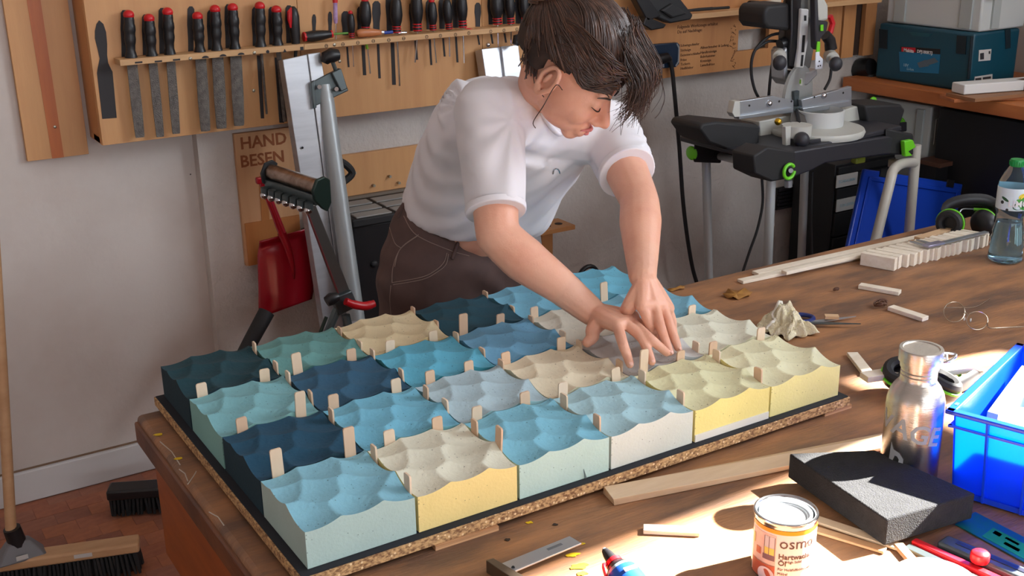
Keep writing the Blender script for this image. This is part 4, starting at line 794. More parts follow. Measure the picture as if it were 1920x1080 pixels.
for s_, py in (('HAND', 279), ('BESEN', 311)):
    p0 = P(451, py + (1 if py < 290 else 3), Y=fy - .0005); M = fr(p0, (1, 0, 0), (0, -1, 0)); obj('lettering', text_mb(s_, .056 if py < 290 else .056, M, .0006, 'LEFT', True), mat('engraved', (140, 78, 40), .7), r, smooth=0)
obj('screw', MB().sph(P(490, 362, Y=fy - .003), (.004, .002, .004)), m_black2, r)
# red shovel
m_rshov = mat('red_enamel', (160, 16, 34), .25, coat=.4)
r = thing('red_shovel', 'red plastic shovel with a ribbed handle hanging on the wall', 'shovel', P(535, 595, Y=2.0))
gx, gy = 18, 22; SPX = [((486, 452), (575, 428)), ((483, 480), (582, 460)), ((485, 540), (586, 545)), ((486, 596), (583, 560))]
def spt(u, v):
    a = v * 3; i = min(2, int(a)); t = a - i; l = V((*SPX[i][0], 0)).lerp(V((*SPX[i + 1][0], 0)), t); r_ = V((*SPX[i][1], 0)).lerp(V((*SPX[i + 1][1], 0)), t); p = l.lerp(r_, u)
    depth = .05 * (1 - (2 * u - 1) ** 2) * (.35 + .65 * math.sin(min(1, v * 1.2) * math.pi * .5)) ; top = -.03 * math.exp(-((v) / .08) ** 2)
    return P(p.x, p.y, Y=2.06 - .0 - depth * .6 + top)
vs = [spt(i / gx, j / gy) for j in range(gy + 1) for i in range(gx + 1)]; W_ = gx + 1; n_ = len(vs)
fs = [(j * W_ + i, j * W_ + i + 1, (j + 1) * W_ + i + 1, (j + 1) * W_ + i) for j in range(gy) for i in range(gx)]
mb = MB(); mb.add(vs, fs); o = obj('pan', mb, m_rshov, r, smooth=60); sdm = o.modifiers.new('t', 'SOLIDIFY'); sdm.thickness = .004
obj('socket', MB().tube(bez([P(528, 436, Y=1.99), P(540, 465, Y=1.985), P(549, 500, Y=1.99), P(551, 522, Y=2.01)], 12), list(np.linspace(.016, .004, 13)), 10), m_rshov, r, smooth=60)
obj('handle', MB().tube([P(492, 342, Y=1.99), P(510, 388, Y=1.985), P(530, 440, Y=1.99)], [.012, .012, .014], 8), m_rshov, r, smooth=60)
obj('handle_rib', MB().tube([P(496, 340, Y=1.978), P(514, 386, Y=1.973), P(534, 436, Y=1.978)], .005, 6), mat('red_light', (186, 36, 58), .3), r)
obj('grip', MB().box(P(488, 338, Y=1.995), (.03, .02, .022)), m_rshov, r, bev=.005)
obj('black_shaft', MB().tube([P(500, 585, Y=1.95), P(470, 640, Y=1.92), P(420, 740, Y=1.88)], [.028, .026, .026], 12), m_black2, label='thick black plastic handle emerging below the red shovel', cat='handle')
obj('black_spade_edge', wp(MB(), [(566, 430), (580, 424), (580, 450), (572, 448)], 2.08, .01), m_black, r)
# pale bucket between the stand and the trousers
bk_ = P(694, 610, Y=1.74); r = thing('bucket', 'pale grey bucket half hidden between the roller stand and the trousers', 'bucket', V((bk_.x + .03, 1.74, FZ)))
obj('bucket_wall', MB().lathe([(.09, 0), (.12, .30 + .14), (.125, .44), (.125, .455), (.115, .455), (.085, .01), (0, .01)], fr((bk_.x + .03, 1.74, FZ)), 32), mat('pale_bucket', (196, 192, 188), .6), r, smooth=50)
# floor broom
m_ash = mat('broom_wood', (196, 156, 116), .55, c2=(182, 140, 100), scale=8, stretch=(.5, 4, 4))
BR = 1.05
r = thing('floor_broom', 'wide floor broom with a wooden head and black bristles, standing on the block floor', 'broom', P(110, 1075, z=FZ))
ha, hb = P(24, 1052, z=FZ + .085), P(262, 1018, z=FZ + .085); d = (hb - ha); dn = V((d.x, d.y, 0)).normalized(); ha2 = ha - dn * .22; M = fr((ha2 + hb) / 2, dn); L_ = (hb - ha2).length
obj('head', MB().box((0, 0, 0), (L_, .062, .032), M), m_ash, r, bev=.008, seg=3)
mb = MB()
for i in range(int(L_ / .011)):
    for j in range(5):
        x = -L_ / 2 + .012 + i * .011 + random.uniform(-.003, .003); y = -.026 + j * .013; a = M @ V((x, y, -.014)); b = M @ V((x * 1.03 + random.uniform(-.006, .006), y * 1.7 + random.uniform(-.01, .01), -.085 + random.uniform(0, .01))); mb.tube([a, a.lerp(b, .5), b], [.005, .006, .004], 5)
obj('bristles', mb, mat('black_bristle', (22, 22, 24), .8), r, kind='stuff')
js = P(38, 1040, z=FZ + .1); obj('bracket', MB().hexa([js + V(q) for q in ((-.07, -.04, -.005), (.07, -.04, -.005), (.07, .03, -.005), (-.07, .03, -.005), (-.03, -.02, .05), (.03, -.02, .05), (.03, .015, .05), (-.03, .015, .05))]), mat('grey_plastic', (112, 112, 116), .5), r, bev=.006)
jc = P(20, 1016, Y=js.y); obj('collar', MB().tube([js + V((-.0, 0, .03)), P(22, 990, Y=js.y)], [.026, .024], 14), m_black, r)
obj('stick', MB().tube([P(21, 1000, Y=js.y), P(4, 700, Y=js.y + .08), P(-20, 300, Y=js.y + .2)], .0155, 12), m_ash, r, smooth=60)
for c_, s_ in ((V((.0, -.0335, .004)), (.05, .001, .012)),): obj('sticker', MB().box(c_ + V((.13, 0, 0)), s_, M), mat('sticker_white', (200, 198, 194), .6), r)
obj('sticker', MB().box(js + V((.0, -.041, .012)), (.032, .001, .014)), MATS['sticker_white'], r)
# hand broom head on the floor
a, b = P(203, 922, z=FZ + .08), P(345, 912, z=FZ + .08); dn = (b - a).normalized(); r = thing('hand_broom', 'black hand broom with short bristles lying on the floor by the bench', 'broom', P(270, 948, z=FZ))
M = fr((a + b) / 2, dn); L_ = (b - a).length; obj('head', MB().box((0, 0, 0), (L_, .07, .035), M), m_black, r, bev=.008, seg=3)
mb = MB()
for i in range(int(L_ / .012)):
    for j in range(5):
        p = M @ V((-L_ / 2 + .01 + i * .012, -.026 + j * .013, -.012)); q = p + V((random.uniform(-.006, .006), random.uniform(-.006, .006), -.062)); mb.tube([p, q], [.006, .005], 5)
obj('bristles', mb, MATS['black_bristle'], r, kind='stuff')
# ---------------------------------------------------------------- mitre saw on its stand
m_char = mat('charcoal_plastic', (42, 42, 48), .5); m_lime = mat('lime_plastic', (110, 205, 40), .4); m_leg = mat('leg_tube_grey', (178, 182, 182), .4, .2)
m_cream = mat('cream_casting', (190, 190, 182), .45); m_castal = mat('cast_alu', (172, 178, 184), .35, .7)
st_ = thing('saw_stand', 'black saw stand with lime green clips on pale tubular legs', 'stand', (2.5, 1.4, FZ))
def fp(px): return 1.2 + (px - 1470) * .00045     # distance of the stand's front edge
def wq(mb, pts, h, dy=0): # front-face polygon following the stand's slight turn
    q = [P(x, y, Y=fp(x) + dy) for x, y in pts]; n = len(q); return mb.add(q + [p + V((-.07 * h, h, 0)) for p in q], [tuple(range(n)), tuple(range(2 * n - 1, n - 1, -1))] + [(i, n + i, n + (i + 1) % n, (i + 1) % n) for i in range(n)])
obj('front_beam', wq(MB(), [(1488, 284), (1660, 256), (1712, 250), (1712, 284), (1660, 290), (1548, 306), (1522, 320), (1490, 332)], .06), m_char, st_, bev=.006)
obj('corner_block', wq(MB(), [(1414, 292), (1440, 276), (1492, 284), (1492, 333), (1448, 341), (1416, 326)], .10, -.015), m_black2, st_, bev=.006)
q = P(1325, 300, Y=1.66); zst = q.z
obj('corner_block', MB().hexa([P(x, y, Y=1.60) for x, y in ((1300, 304), (1352, 306), (1352, 256), (1303, 252))] + [P(x, y, Y=1.72) for x, y in ((1300, 304), (1352, 306), (1352, 256), (1303, 252))]), m_black2, st_, bev=.006)
obj('corner_block', MB().hexa([P(x, y, Y=1.29) for x, y in ((1660, 290), (1712, 290), (1712, 252), (1660, 240))] + [P(x, y, Y=1.39) for x, y in ((1660, 290), (1712, 290), (1712, 252), (1660, 240))]), m_black2, st_, bev=.006)
obj('side_tube', MB().cyl(P(1350, 293, Y=1.60), P(1418, 309, Y=1.27), .0135, n=14), m_leg, st_, smooth=60)
obj('back_beam', MB().hexa([P(1330, 300, Y=1.62), P(1700, 246, Y=1.70), P(1700, 228, Y=1.70), P(1330, 268, Y=1.62)] + [P(1330, 300, Y=1.67), P(1700, 246, Y=1.75), P(1700, 228, Y=1.75), P(1330, 268, Y=1.67)]), m_char, st_, bev=.004)
ztop = P(1500, 283, Y=1.22).z
A_, B_ = P(1420, 284, Y=1.25), P(1690, 252, Y=1.31); obj('top_plate', MB().hexa([V((A_.x, A_.y - .02, ztop - .02)), V((B_.x, B_.y, ztop - .02)), V((B_.x, B_.y + .4, ztop - .02)), V((A_.x, A_.y + .4, ztop - .02)), V((A_.x, A_.y - .02, ztop)), V((B_.x, B_.y, ztop)), V((B_.x, B_.y + .4, ztop)), V((A_.x, A_.y + .4, ztop))]), m_char, st_, bev=.006)
obj('rail', MB().hexa([P(1518, 270, Y=1.28), P(1645, 252, Y=1.33), P(1645, 245, Y=1.33), P(1518, 262, Y=1.28)] + [P(1518, 270, Y=1.33) , P(1645, 252, Y=1.38), P(1645, 245, Y=1.38), P(1518, 262, Y=1.33)]), m_char, st_, bev=.003)
def cring(px, py, Y, r):
    c = P(px, py, Y=Y); return MB().tube([c + V((r * math.cos(a), -.004, r * math.sin(a))) for a in np.linspace(.6, 2 * math.pi - .05, 22)], .006, 8)
obj('green_dial', cring(1478, 321, 1.175, .024), m_lime, st_); obj('dial_pin', MB().cyl(P(1483, 320, Y=1.19), P(1483, 320, Y=1.165), .008, n=10), m_castal, st_)
obj('green_dial', MB().sph(P(1297, 287, Y=1.62), (.010, .03, .026)), m_lime, st_); obj('green_clip', wp(MB(), [(1696, 265), (1712, 262), (1718, 276), (1704, 284), (1712, 292), (1698, 294)], 1.28, .02), m_lime, st_, bev=.003)
obj('green_dial', MB().sph(P(1637, 187, Y=1.72), (.018, .010, .012)), m_lime, st_); obj('stop_foot', MB().cyl(P(1478, 338, Y=1.2), P(1478, 350, Y=1.2), .014, n=12), m_castal, st_)
obj('yellow_latch', MB().box(P(1609, 300, Y=1.36), (.05, .03, .022)), mat('olive_latch', (120, 130, 40), .5), st_, bev=.005); obj('pale_latch', MB().box(P(1675, 306, Y=1.36), (.03, .03, .03)), mat('pale_latch', (190, 180, 150), .5), st_, bev=.004)
for a, b, Y0, Y1 in (((1324, 300), (1329, 525), 1.66, 1.66), ((1446, 335), (1438, 520), 1.24, 1.24), ((1509, 318), (1502, 500), 1.64, 1.64)):
    p, q = P(*a, Y=Y0), P(*b, Y=Y1); d = (q - p) * ((FZ - p.z) / (q.z - p.z)); obj('leg', MB().cyl(p, p + d, .0165, n=16), m_leg, st_, smooth=60)
m_ivory = mat('ivory_tube', (192, 188, 178), .35)
p, q = P(1718, 272, Y=1.33), P(1704, 440, Y=1.33); obj('leg', MB().cyl(p, p + (q - p) * ((FZ - p.z) / (q.z - p.z)), .0195, n=16), m_ivory, st_, smooth=60)
l = bez([P(1714, 305, Y=1.32), P(1694, 306, Y=1.27), P(1676, 318, Y=1.22), P(1668, 345, Y=1.19), P(1642, 450, Y=1.15)], 24); l.append(l[-1] + (l[-1] - l[-2]).normalized() * .6); obj('bent_tube', MB().tube(l, .0185, 14), m_ivory, st_, smooth=60)
# saw
sw = thing('mitre_saw', 'grey and black sliding mitre saw with lime green accents on the saw stand', 'saw', P(1500, 270, Y=1.42))
SY = 1.45
def hx(pts, Ya, Yb, dx=-.03): return MB().hexa([P(x, y, Y=Ya) for x, y in pts] + [P(x, y, Y=Ya) + V((dx, Yb - Ya, 0)) for x, y in pts])
obj('left_wing', wp(MB(), [(1312, 242), (1318, 232), (1345, 228), (1425, 236), (1424, 270), (1405, 288), (1372, 284), (1330, 268)], 1.56, .16), m_black2, sw, bev=.008)
obj('left_wing_top', MB().hexa([P(1318, 231, Y=1.42), P(1425, 237, Y=1.40), P(1424, 250, Y=1.40), P(1322, 248, Y=1.42)] + [P(1356, 222, Y=1.62), P(1404, 224, Y=1.62), P(1404, 238, Y=1.62), P(1356, 238, Y=1.62)]), m_char, sw, bev=.005)
obj('right_wing', wp(MB(), [(1622, 198), (1690, 196), (1698, 206), (1686, 240), (1628, 236)], 1.60, .16), m_black2, sw, bev=.008)
obj('base_casting', wp(MB(), [(1424, 228), (1482, 216), (1560, 212), (1612, 198), (1630, 200), (1626, 232), (1560, 246), (1440, 268), (1426, 262)], 1.58, .1), m_cream, sw, bev=.004)
tc = P(1530, 240, Y=1.42)
obj('turntable', MB().lathe([(.17, -.02), (.175, -.006), (.17, .004), (.0, .006)], fr(tc), 36), m_cream, sw, smooth=60)
obj('turntable_edge', MB().lathe([(.155, -.035), (.16, -.02)], fr(tc), 36), m_castal, sw)
cc = P(1537, 222, Y=1.44); obj('dust_cup', MB().lathe([(.085, -.028), (.088, .032), (.082, .034), (.08, -.02)], fr(cc), 32), mat('milky_plastic', (198, 200, 198), .4), sw, smooth=60)
obj('table_arm', MB().hexa([P(1480, 238, Y=1.33), P(1516, 238, Y=1.33), P(1506, 206, Y=1.48), P(1484, 208, Y=1.48)] + [p - V((0, 0, .02)) for p in (P(1480, 238, Y=1.33), P(1516, 238, Y=1.33), P(1506, 206, Y=1.48), P(1484, 208, Y=1.48))]), mat('worn_insert', (96, 92, 88), .5, .4), sw, bev=.002)
obj('saw_slot', MB().tube([P(1494, 206, Y=1.475), P(1500, 238, Y=1.325)], .006, 6), m_gap, sw)
obj('arm_nose', MB().lathe([(.05, -.03), (.052, .008), (.0, .01)], fr(P(1494, 238, Y=1.33)), 24), m_cream, sw, smooth=60)
obj('arm_foot', wp(MB(), [(1473, 238), (1484, 236), (1482, 272), (1474, 274)], 1.33, .02), m_cream, sw, bev=.002)
obj('ball_knob', MB().sph(P(1503, 262, Y=1.28), .0275, ID, 18, 12), m_char, sw, smooth=180)
obj('brass_bolt', MB().sph(P(1459, 228, Y=1.38), .013), mat('brass', (200, 160, 50), .3, .9), sw)
FY = 1.5
obj('fence', hx([(1378, 196), (1388, 190), (1450, 180), (1488, 188), (1488, 202), (1388, 219)][:4], FY, FY + .02), m_castal, sw) if False else None
for pl_ in ([(1386, 190), (1450, 180), (1488, 188), (1488, 203), (1386, 218)], [(1503, 187), (1597, 162), (1597, 190), (1505, 203)]): obj('fence', wp(MB(), pl_, FY, .02), m_castal, sw, bev=.002)
for pl_ in ([(1386, 217), (1488, 202), (1488, 211), (1386, 224)], [(1505, 203), (1597, 189), (1597, 199), (1508, 212)]): obj('fence_foot', wp(MB(), pl_, FY - .005, .028), m_castal, sw, bev=.002)
obj('fence_end', wp(MB(), [(1373, 212), (1378, 190), (1388, 189), (1388, 219), (1378, 220)], FY - .01, .03), m_cream, sw, bev=.002)
for px, py in ((1442, 194), (1544, 179)): obj('fence_screw', MB().sph(P(px, py, Y=FY - .02), .012), m_chrome, sw, smooth=180)
for px, py in ((1461, 190), (1484, 190), (1527, 182), (1581, 174), (1405, 198)): obj('fence_hole', MB().lathe([(.004, 0), (.004, .001)], fr(P(px, py, Y=FY - .0205), (1, 0, 0), (0, -1, 0)), 10), m_gap, sw)
obj('blade_guard', MB().lathe([(.0, -.006), (.10, -.008), (.118, -.006), (.118, .006), (.10, .008), (.0, .006)], fr(P(1495, 182, Y=1.545), (0, 1, 0), (.35, -1, 0)), 36), mat('smoky_guard', (150, 152, 150), .25), sw, smooth=50)
obj('blade_slit', wp(MB(), [(1489, 172), (1499, 170), (1497, 208), (1492, 208)], 1.515, .012), m_bracket, sw)
obj('knife_plate', wp(MB(), [(1475, 203), (1517, 196), (1500, 208), (1490, 209)], 1.49, .006), m_bracket, sw)
obj('neck_casting', wp(MB(), [(1470, 96), (1477, 88), (1478, 140), (1490, 135), (1520, 135), (1532, 128), (1534, 140), (1514, 160), (1478, 160), (1470, 150)], 1.62, .07), m_castal, sw, bev=.006)
obj('display_frame', wp(MB(), [(1480, 147), (1505, 147), (1505, 161), (1481, 161)], 1.55, .012), m_cream, sw, bev=.002); obj('display', wp(MB(), [(1487, 149), (1502, 149), (1502, 157), (1487, 157)], 1.538, .002), mat('display_green', (92, 140, 30), .4), sw)
for xk, yk, x0_, y0_k in ((1462, 118, 1461, 100), (1567, 120, 1556, 104)):
    a, b = P(x0_k if False else x0_, y0_k, Y=1.66), P(xk, yk, Y=1.40)
    obj('slide_tube', MB().cyl(a, b, .014, n=14), m_chrome, sw, smooth=60); obj('slide_bush', MB().cyl(P(x0_, y0_k, Y=1.60), P((x0_ + xk) / 2, (y0_k + yk) / 2 - 2, Y=1.55), .025, n=18), m_cream, sw, smooth=60); obj('slide_knob', MB().sph(b, (.0265, .022, .0265), ID, 16, 10), m_char, sw, smooth=180)
obj('clamp_lever', MB().tube(px2([(1462, 84), (1470, 80), (1478, 84)], 1.58), [.02, .022, .016], 10), m_black, sw, smooth=60)
obj('motor', wp(MB(), [(1433, 22), (1440, 10), (1480, 6), (1490, 12), (1490, 52), (1478, 58), (1440, 54), (1433, 44)], 1.70, .14), m_black2, sw, bev=.012, seg=3)
obj('upper_guard', wp(MB(), [(1492, -12), (1534, -12), (1532, 60), (1520, 128), (1498, 132), (1482, 125), (1480, 70)], 1.62, .06), mat('guard_grey', (92, 92, 90), .5), sw, bev=.006)
obj('guard_plate', wp(MB(), [(1503, 16), (1517, 17), (1515, 80), (1507, 128), (1493, 127), (1499, 90)], 1.545, .016), mat('bright_plate', (205, 206, 204), .4), sw, bev=.004)
for pts in ([(1505, 66), (1510, 66), (1508, 98), (1503, 98)], [(1503, 103), (1507, 103), (1505, 124), (1501, 124)], [(1508, 29), (1512, 29), (1512, 39), (1508, 39)]): obj('plate_slot', wp(MB(), pts, 1.5285, .0008), m_gap, sw)
obj('arm_black', wp(MB(), [(1484, -15), (1504, -15), (1500, 80), (1490, 128), (1480, 124), (1484, 60)], 1.58, .035), m_black, sw, bev=.005)
obj('gear_housing', wp(MB(), [(1530, -10), (1546, -4), (1554, 10), (1554, 38), (1536, 42), (1530, 30)], 1.62, .1), m_cream, sw, bev=.01, seg=3)
obj('handle', wp(MB(), [(1529, -15), (1534, -15), (1536, 38), (1554, 40), (1550, 62), (1540, 72), (1535, 95), (1530, 90), (1529, 40)], 1.50, .03), m_char, sw, bev=.006); obj('green_light', wp(MB(), [(1539, 47), (1544, 46), (1544, 58), (1539, 58)], 1.468, .004), m_lime, sw)
obj('green_strap', wp(MB(), [(1533, 78), (1538, 78), (1537, 98), (1531, 98)], 1.468, .004), m_lime, sw); obj('white_tag', wp(MB(), [(1530, 98), (1537, 97), (1537, 104), (1543, 110), (1543, 129), (1529, 130)], 1.465, .004), mat('white_tag', (225, 228, 236), .5), sw, bev=.001)
for px, py in ((1534, 124), (1538, 123), (1536, 115)): obj('tag_mark', MB().lathe([(.003, 0), (.003, .001)], fr(P(px, py, Y=1.4606), (1, 0, 0), (0, -1, 0)), 8), m_gap, sw)
obj('red_cord_clip', MB().tube(px2([(1556, 30), (1561, 44), (1556, 62)], 1.6), .011, 8), m_red, sw); obj('dust_port', MB().tube(px2([(1548, 66), (1556, 76), (1558, 92)], 1.6), [.02, .022, .024], 12), m_black, sw, smooth=60)
for pts in ([(1478, 62), (1446, 66), (1420, 88), (1410, 110), (1409, 140), (1415, 168), (1424, 186)], [(1464, 78), (1440, 78), (1418, 92)], [(1452, 92), (1448, 120), (1444, 150), (1441, 184)], [(1559, 122), (1556, 148), (1546, 168)], [(1464, 124), (1472, 145)]): obj('cable', MB().tube(bez(px2(pts, 1.62), 24), .0055, 8), m_black2, sw, smooth=60)
for pts in ([(1428, 326), (1430, 380), (1420, 430), (1406, 470), (1392, 512)], [(1523, 322), (1521, 400), (1522, 480)]): obj('hanging_cable', MB().tube(bez(px2(pts, 1.45), 24), .005, 8), m_black2, sw, smooth=60)
# ---------------------------------------------------------------- side bench with cases
BX, BZ = 3.5, .185
m_bench2 = mat('side_bench_wood', (196, 120, 66), .5, c2=(176, 100, 52), scale=4, stretch=(4, .6, 4))
r = thing('side_bench', 'orange wooden side bench along the wall, carrying the teal tool case', 'bench', ((BX + RX) / 2, 1.1, FZ))
obj('bench_top', MB().box(((BX + RX) / 2, 1.15, BZ - .025), (RX - BX - .01, 1.98, .055)), m_bench2, r, bev=.004)
for y in (.2, 2.08): obj('leg', MB().box((RX - .16, y, (FZ + BZ) / 2 - .03), (.06, .06, BZ - FZ - .055)), m_bench2, r)
m_teal = mat('teal_plastic', (10, 70, 88), .4); m_tealD = mat('teal_recess', (8, 32, 42), .6)
X0 = 3.6; ya, yb_ = P(1640, 140, X=X0).y, P(1815, 165, X=X0).y; X1 = P(1903, 140, Y=yb_).x; zt = P(1815, 62, X=X0).z
r = thing('tool_case', 'teal plastic tool case with a blue tool label, on the side bench', 'case', ((X0 + X1) / 2, (ya + yb_) / 2, BZ))
obj('case_body', MB().box(((X0 + X1) / 2, (ya + yb_) / 2, (BZ + zt) / 2 + .002), (X1 - X0, ya - yb_, zt - BZ), ID), m_teal, r, bev=.012, seg=3)
def xface(mb, pts, X, h): q = [P(x, y, X=X) for x, y in pts]; n = len(q); return mb.add(q + [p + V((-h, 0, 0)) for p in q], [tuple(range(n)), tuple(range(2 * n - 1, n - 1, -1))] + [(i, (i + 1) % n, n + (i + 1) % n, n + i) for i in range(n)])
for pts in ([(1649, 54), (1665, 56), (1664, 92), (1649, 90)], [(1795, 66), (1813, 68), (1811, 102), (1793, 100)]): obj('latch_recess', xface(MB(), pts, X0, .003), m_tealD, r)
obj('label_blue', xface(MB(), [(1686, 97), (1763, 102), (1760, 138), (1688, 134)], X0, .002), mat('label_blue', (20, 110, 150), .4), r); obj('label_black', xface(MB(), [(1689, 87), (1763, 92), (1763, 102), (1690, 97)], X0, .002), m_black, r); obj('label_red', xface(MB(), [(1691, 88), (1717, 89.5), (1717, 98), (1691, 96.5)], X0 - .001, .002), mat('label_red', (196, 30, 50), .4), r)
m_white = mat('white_print', (225, 225, 225), .5)
def ytext(s_, px, py, hpx, X, m, parent, bold=False): c = P(px, py, X=X); obj('lettering', text_mb(s_, (P(px, py - hpx, X=X) - c).length, fr(c, (0, -1, 0), (-1, 0, 0)), .0005, 'LEFT', bold), m, parent, smooth=0)
ytext('Makita', 1694, 96.5, 9, X0 - .0042, m_white, r, True); ytext('DPJ180RTJ', 1719, 98.5, 8, X0 - .0032, m_white, r, True); ytext('18V', 1693, 124, 8, X0 - .0032, mat('pale_print', (150, 190, 205), .5), r); ytext('Li-Ion', 1700, 131, 7, X0 - .0032, MATS['pale_print'], r)
obj('label_tool_picture', xface(xface(MB(), [(1720, 118), (1736, 112), (1742, 124), (1724, 127)], X0 - .002, .001), [(1734, 114), (1752, 108), (1760, 116), (1742, 122)], X0 - .002, .0012), mat('picture_grey', (90, 105, 115), .5), r)
obj('handle_slot', xface(MB(), [(1705, 60), (1748, 63), (1742, 69), (1712, 67)], X0, .003), mat('teal_mid', (20, 84, 98), .4), r)
def yface(mb, pts, Y, h): return wp(mb, pts, Y, h)
obj('latch_recess', yface(MB(), [(1885, 56), (1895, 54), (1895, 90), (1886, 92)], yb_, .003), m_tealD, r); obj('sticker_white', yface(MB(), [(1836, 94), (1859, 92), (1857, 113), (1835, 115)], yb_, .002), MATS['sticker_white'], r); obj('sticker_white', yface(MB(), [(1828, 144), (1861, 139), (1860, 160), (1826, 163)], yb_, .002), MATS['sticker_white'], r)
for pts in ([(1838, 100), (1845, 99), (1845, 111), (1838, 112)], [(1854, 96), (1857, 95.5), (1857, 101), (1854, 101)], [(1829, 147), (1840, 145.5), (1840, 150), (1829, 151.5)], [(1843, 145), (1858, 143), (1858, 147), (1843, 149)], [(1827, 156), (1860, 152), (1860, 154.5), (1827, 158.5)]): obj('sticker_print', yface(MB(), pts, yb_ - .002, .0008), m_dark, r)
obj('corner_hinge', MB().tube([P(1823, 68, Y=yb_ - .002, ), P(1816, 148, Y=yb_ - .002)], .006, 6), m_tealD, r)
# pale grey cases standing on the teal one
m_sys = mat('pale_grey_case', (196, 202, 200), .5); m_sys2 = mat('pale_grey_recess', (168, 176, 174), .5)
def systainer(name, label, x0, y0, x1, y1, z0, z1, lab=True):
    r = thing(name, label, 'case', ((x0 + x1) / 2, (y0 + y1) / 2, z0)); obj('case_body', MB().box(((x0 + x1) / 2, (y0 + y1) / 2, (z0 + z1) / 2), (x1 - x0, y1 - y0, z1 - z0)), m_sys, r, bev=.008, seg=2)
    w_ = y1 - y0; h_ = z1 - z0
    for f in (.10, .80): obj('corner_rib', MB().box((x0 - .004, y0 + w_ * f + .02, (z0 + z1) / 2), (.012, w_ * .12, h_ * .92)), m_sys2, r, bev=.002)
    obj('label_card', MB().box((x0 - .012, y1 - w_ * .12, z0 + h_ * .72), (.003, w_ * .1, h_ * .3)), MATS['sticker_white'], r); obj('label_bar', MB().box((x0 - .014, y1 - w_ * .12, z0 + h_ * .55), (.002, w_ * .1, h_ * .03)), m_black, r)
    obj('front_rib', MB().box((x0 + (x1 - x0) * .3, y0 - .004, (z0 + z1) / 2), ((x1 - x0) * .16, .012, h_ * .92)), m_sys2, r, bev=.002)
    for f in (.15, .6): obj('label_card', MB().box((x0 + (x1 - x0) * f, y0 - .011, z0 + h_ * .75), ((x1 - x0) * .2, .003, h_ * .25)), MATS['sticker_white'], r); obj('label_print', MB().box((x0 + (x1 - x0) * f + .02, y0 - .0135, z0 + h_ * .78), ((x1 - x0) * .06, .002, h_ * .06)), m_dark, r)
    obj('green_latch', MB().lathe([(.03, 0), (.03, .012)], fr((x0 - .001, (y0 + y1) / 2, z0 + h_ * .78), (0, 1, 0), (-1, 0, 0)), 20), m_lime, r, bev=.002)
    return r
systainer('systainer', 'pale grey case with a lime latch standing on the teal tool case', X0 + .03, yb_ + .0, X1 + .02, ya - .01, zt + .004, zt + .21)
systainer('systainer', 'pale grey case under the side bench, behind the saw stand', 3.66, 1.76, 4.1, 2.08, -.36, .09); systainer('systainer', 'lower pale grey case on the floor under the side bench', 3.66, 1.76, 4.1, 2.08, FZ, -.365)
r = thing('belt_sander', 'black sander lying between the battens and the teal case', 'sander', P(1615, 150, X=3.6)); obj('body', MB().tube([P(1600, 135, X=3.62), P(1615, 128, X=3.62), P(1634, 126, X=3.62)], [.03, .045, .04], 12), m_black, r, smooth=60); obj('sole', MB().hexa([P(1591, 137, X=3.6), P(1633, 146, X=3.6), P(1633, 141, X=3.6), P(1591, 132, X=3.6)] + [p + V((.1, 0, 0)) for p in (P(1591, 137, X=3.6), P(1633, 146, X=3.6), P(1633, 141, X=3.6), P(1591, 132, X=3.6))]), m_bracket, r); obj('foot', MB().box(P(1625, 147, X=3.64), (.06, .05, .03)), m_black2, r)
def stick(name, label, a, b, w_, h, z, m, group=None, cat='stick', bev=.0012):
    p, q = P(*a, z=z), P(*b, z=z); d = q - p; o = obj(name, MB().box((0, 0, h / 2), (d.length, w_, h), fr((p + q) / 2, d)), m, bev=bev, label=label, cat=cat, group=group); return o
m_whitewood = mat('pale_lime_wood', (236, 226, 208), .6, c2=(222, 208, 186), scale=10, stretch=(1, 6, 6))
stick('foam_bar', 'white foam bar lying along the side bench edge before the teal case', (1795, 175), (1930, 165), .08, .04, BZ + .03, mat('white_foam', (225, 225, 222), .7), cat='bar', bev=.004)
stick('wood_board', 'flat brown board under the white foam bar', (1800, 186), (1935, 172), .16, .014, BZ + .014, mat('brown_board', (150, 106, 72), .6), cat='board'); stick('wood_board', 'pale board lowest in the pile under the white foam bar', (1775, 188), (1925, 182), .12, .013, BZ + .0005, m_bench2, cat='board')
p = P(1905, 152, X=3.66); obj('brown_box', MB().box((p.x + .12, p.y - .08, BZ + .035), (.2, .2, .07)), mat('brown_box', (104, 76, 60), .7), label='small brown box beside the teal tool case', cat='box', bev=.003)
p = P(1912, 110, X=3.75); r = thing('grey_drum', 'stack of grey round drums behind the brown box', 'drum', (p.x + .25, p.y - .05, BZ))
for k in range(3): obj('drum_ring', MB().lathe([(.09, .002 + k * .11), (.1, .01 + k * .11), (.1, .095 + k * .11), (.09, .105 + k * .11)], fr((p.x + .25, p.y - .05, BZ)), 24), m_bracket, r, smooth=60)
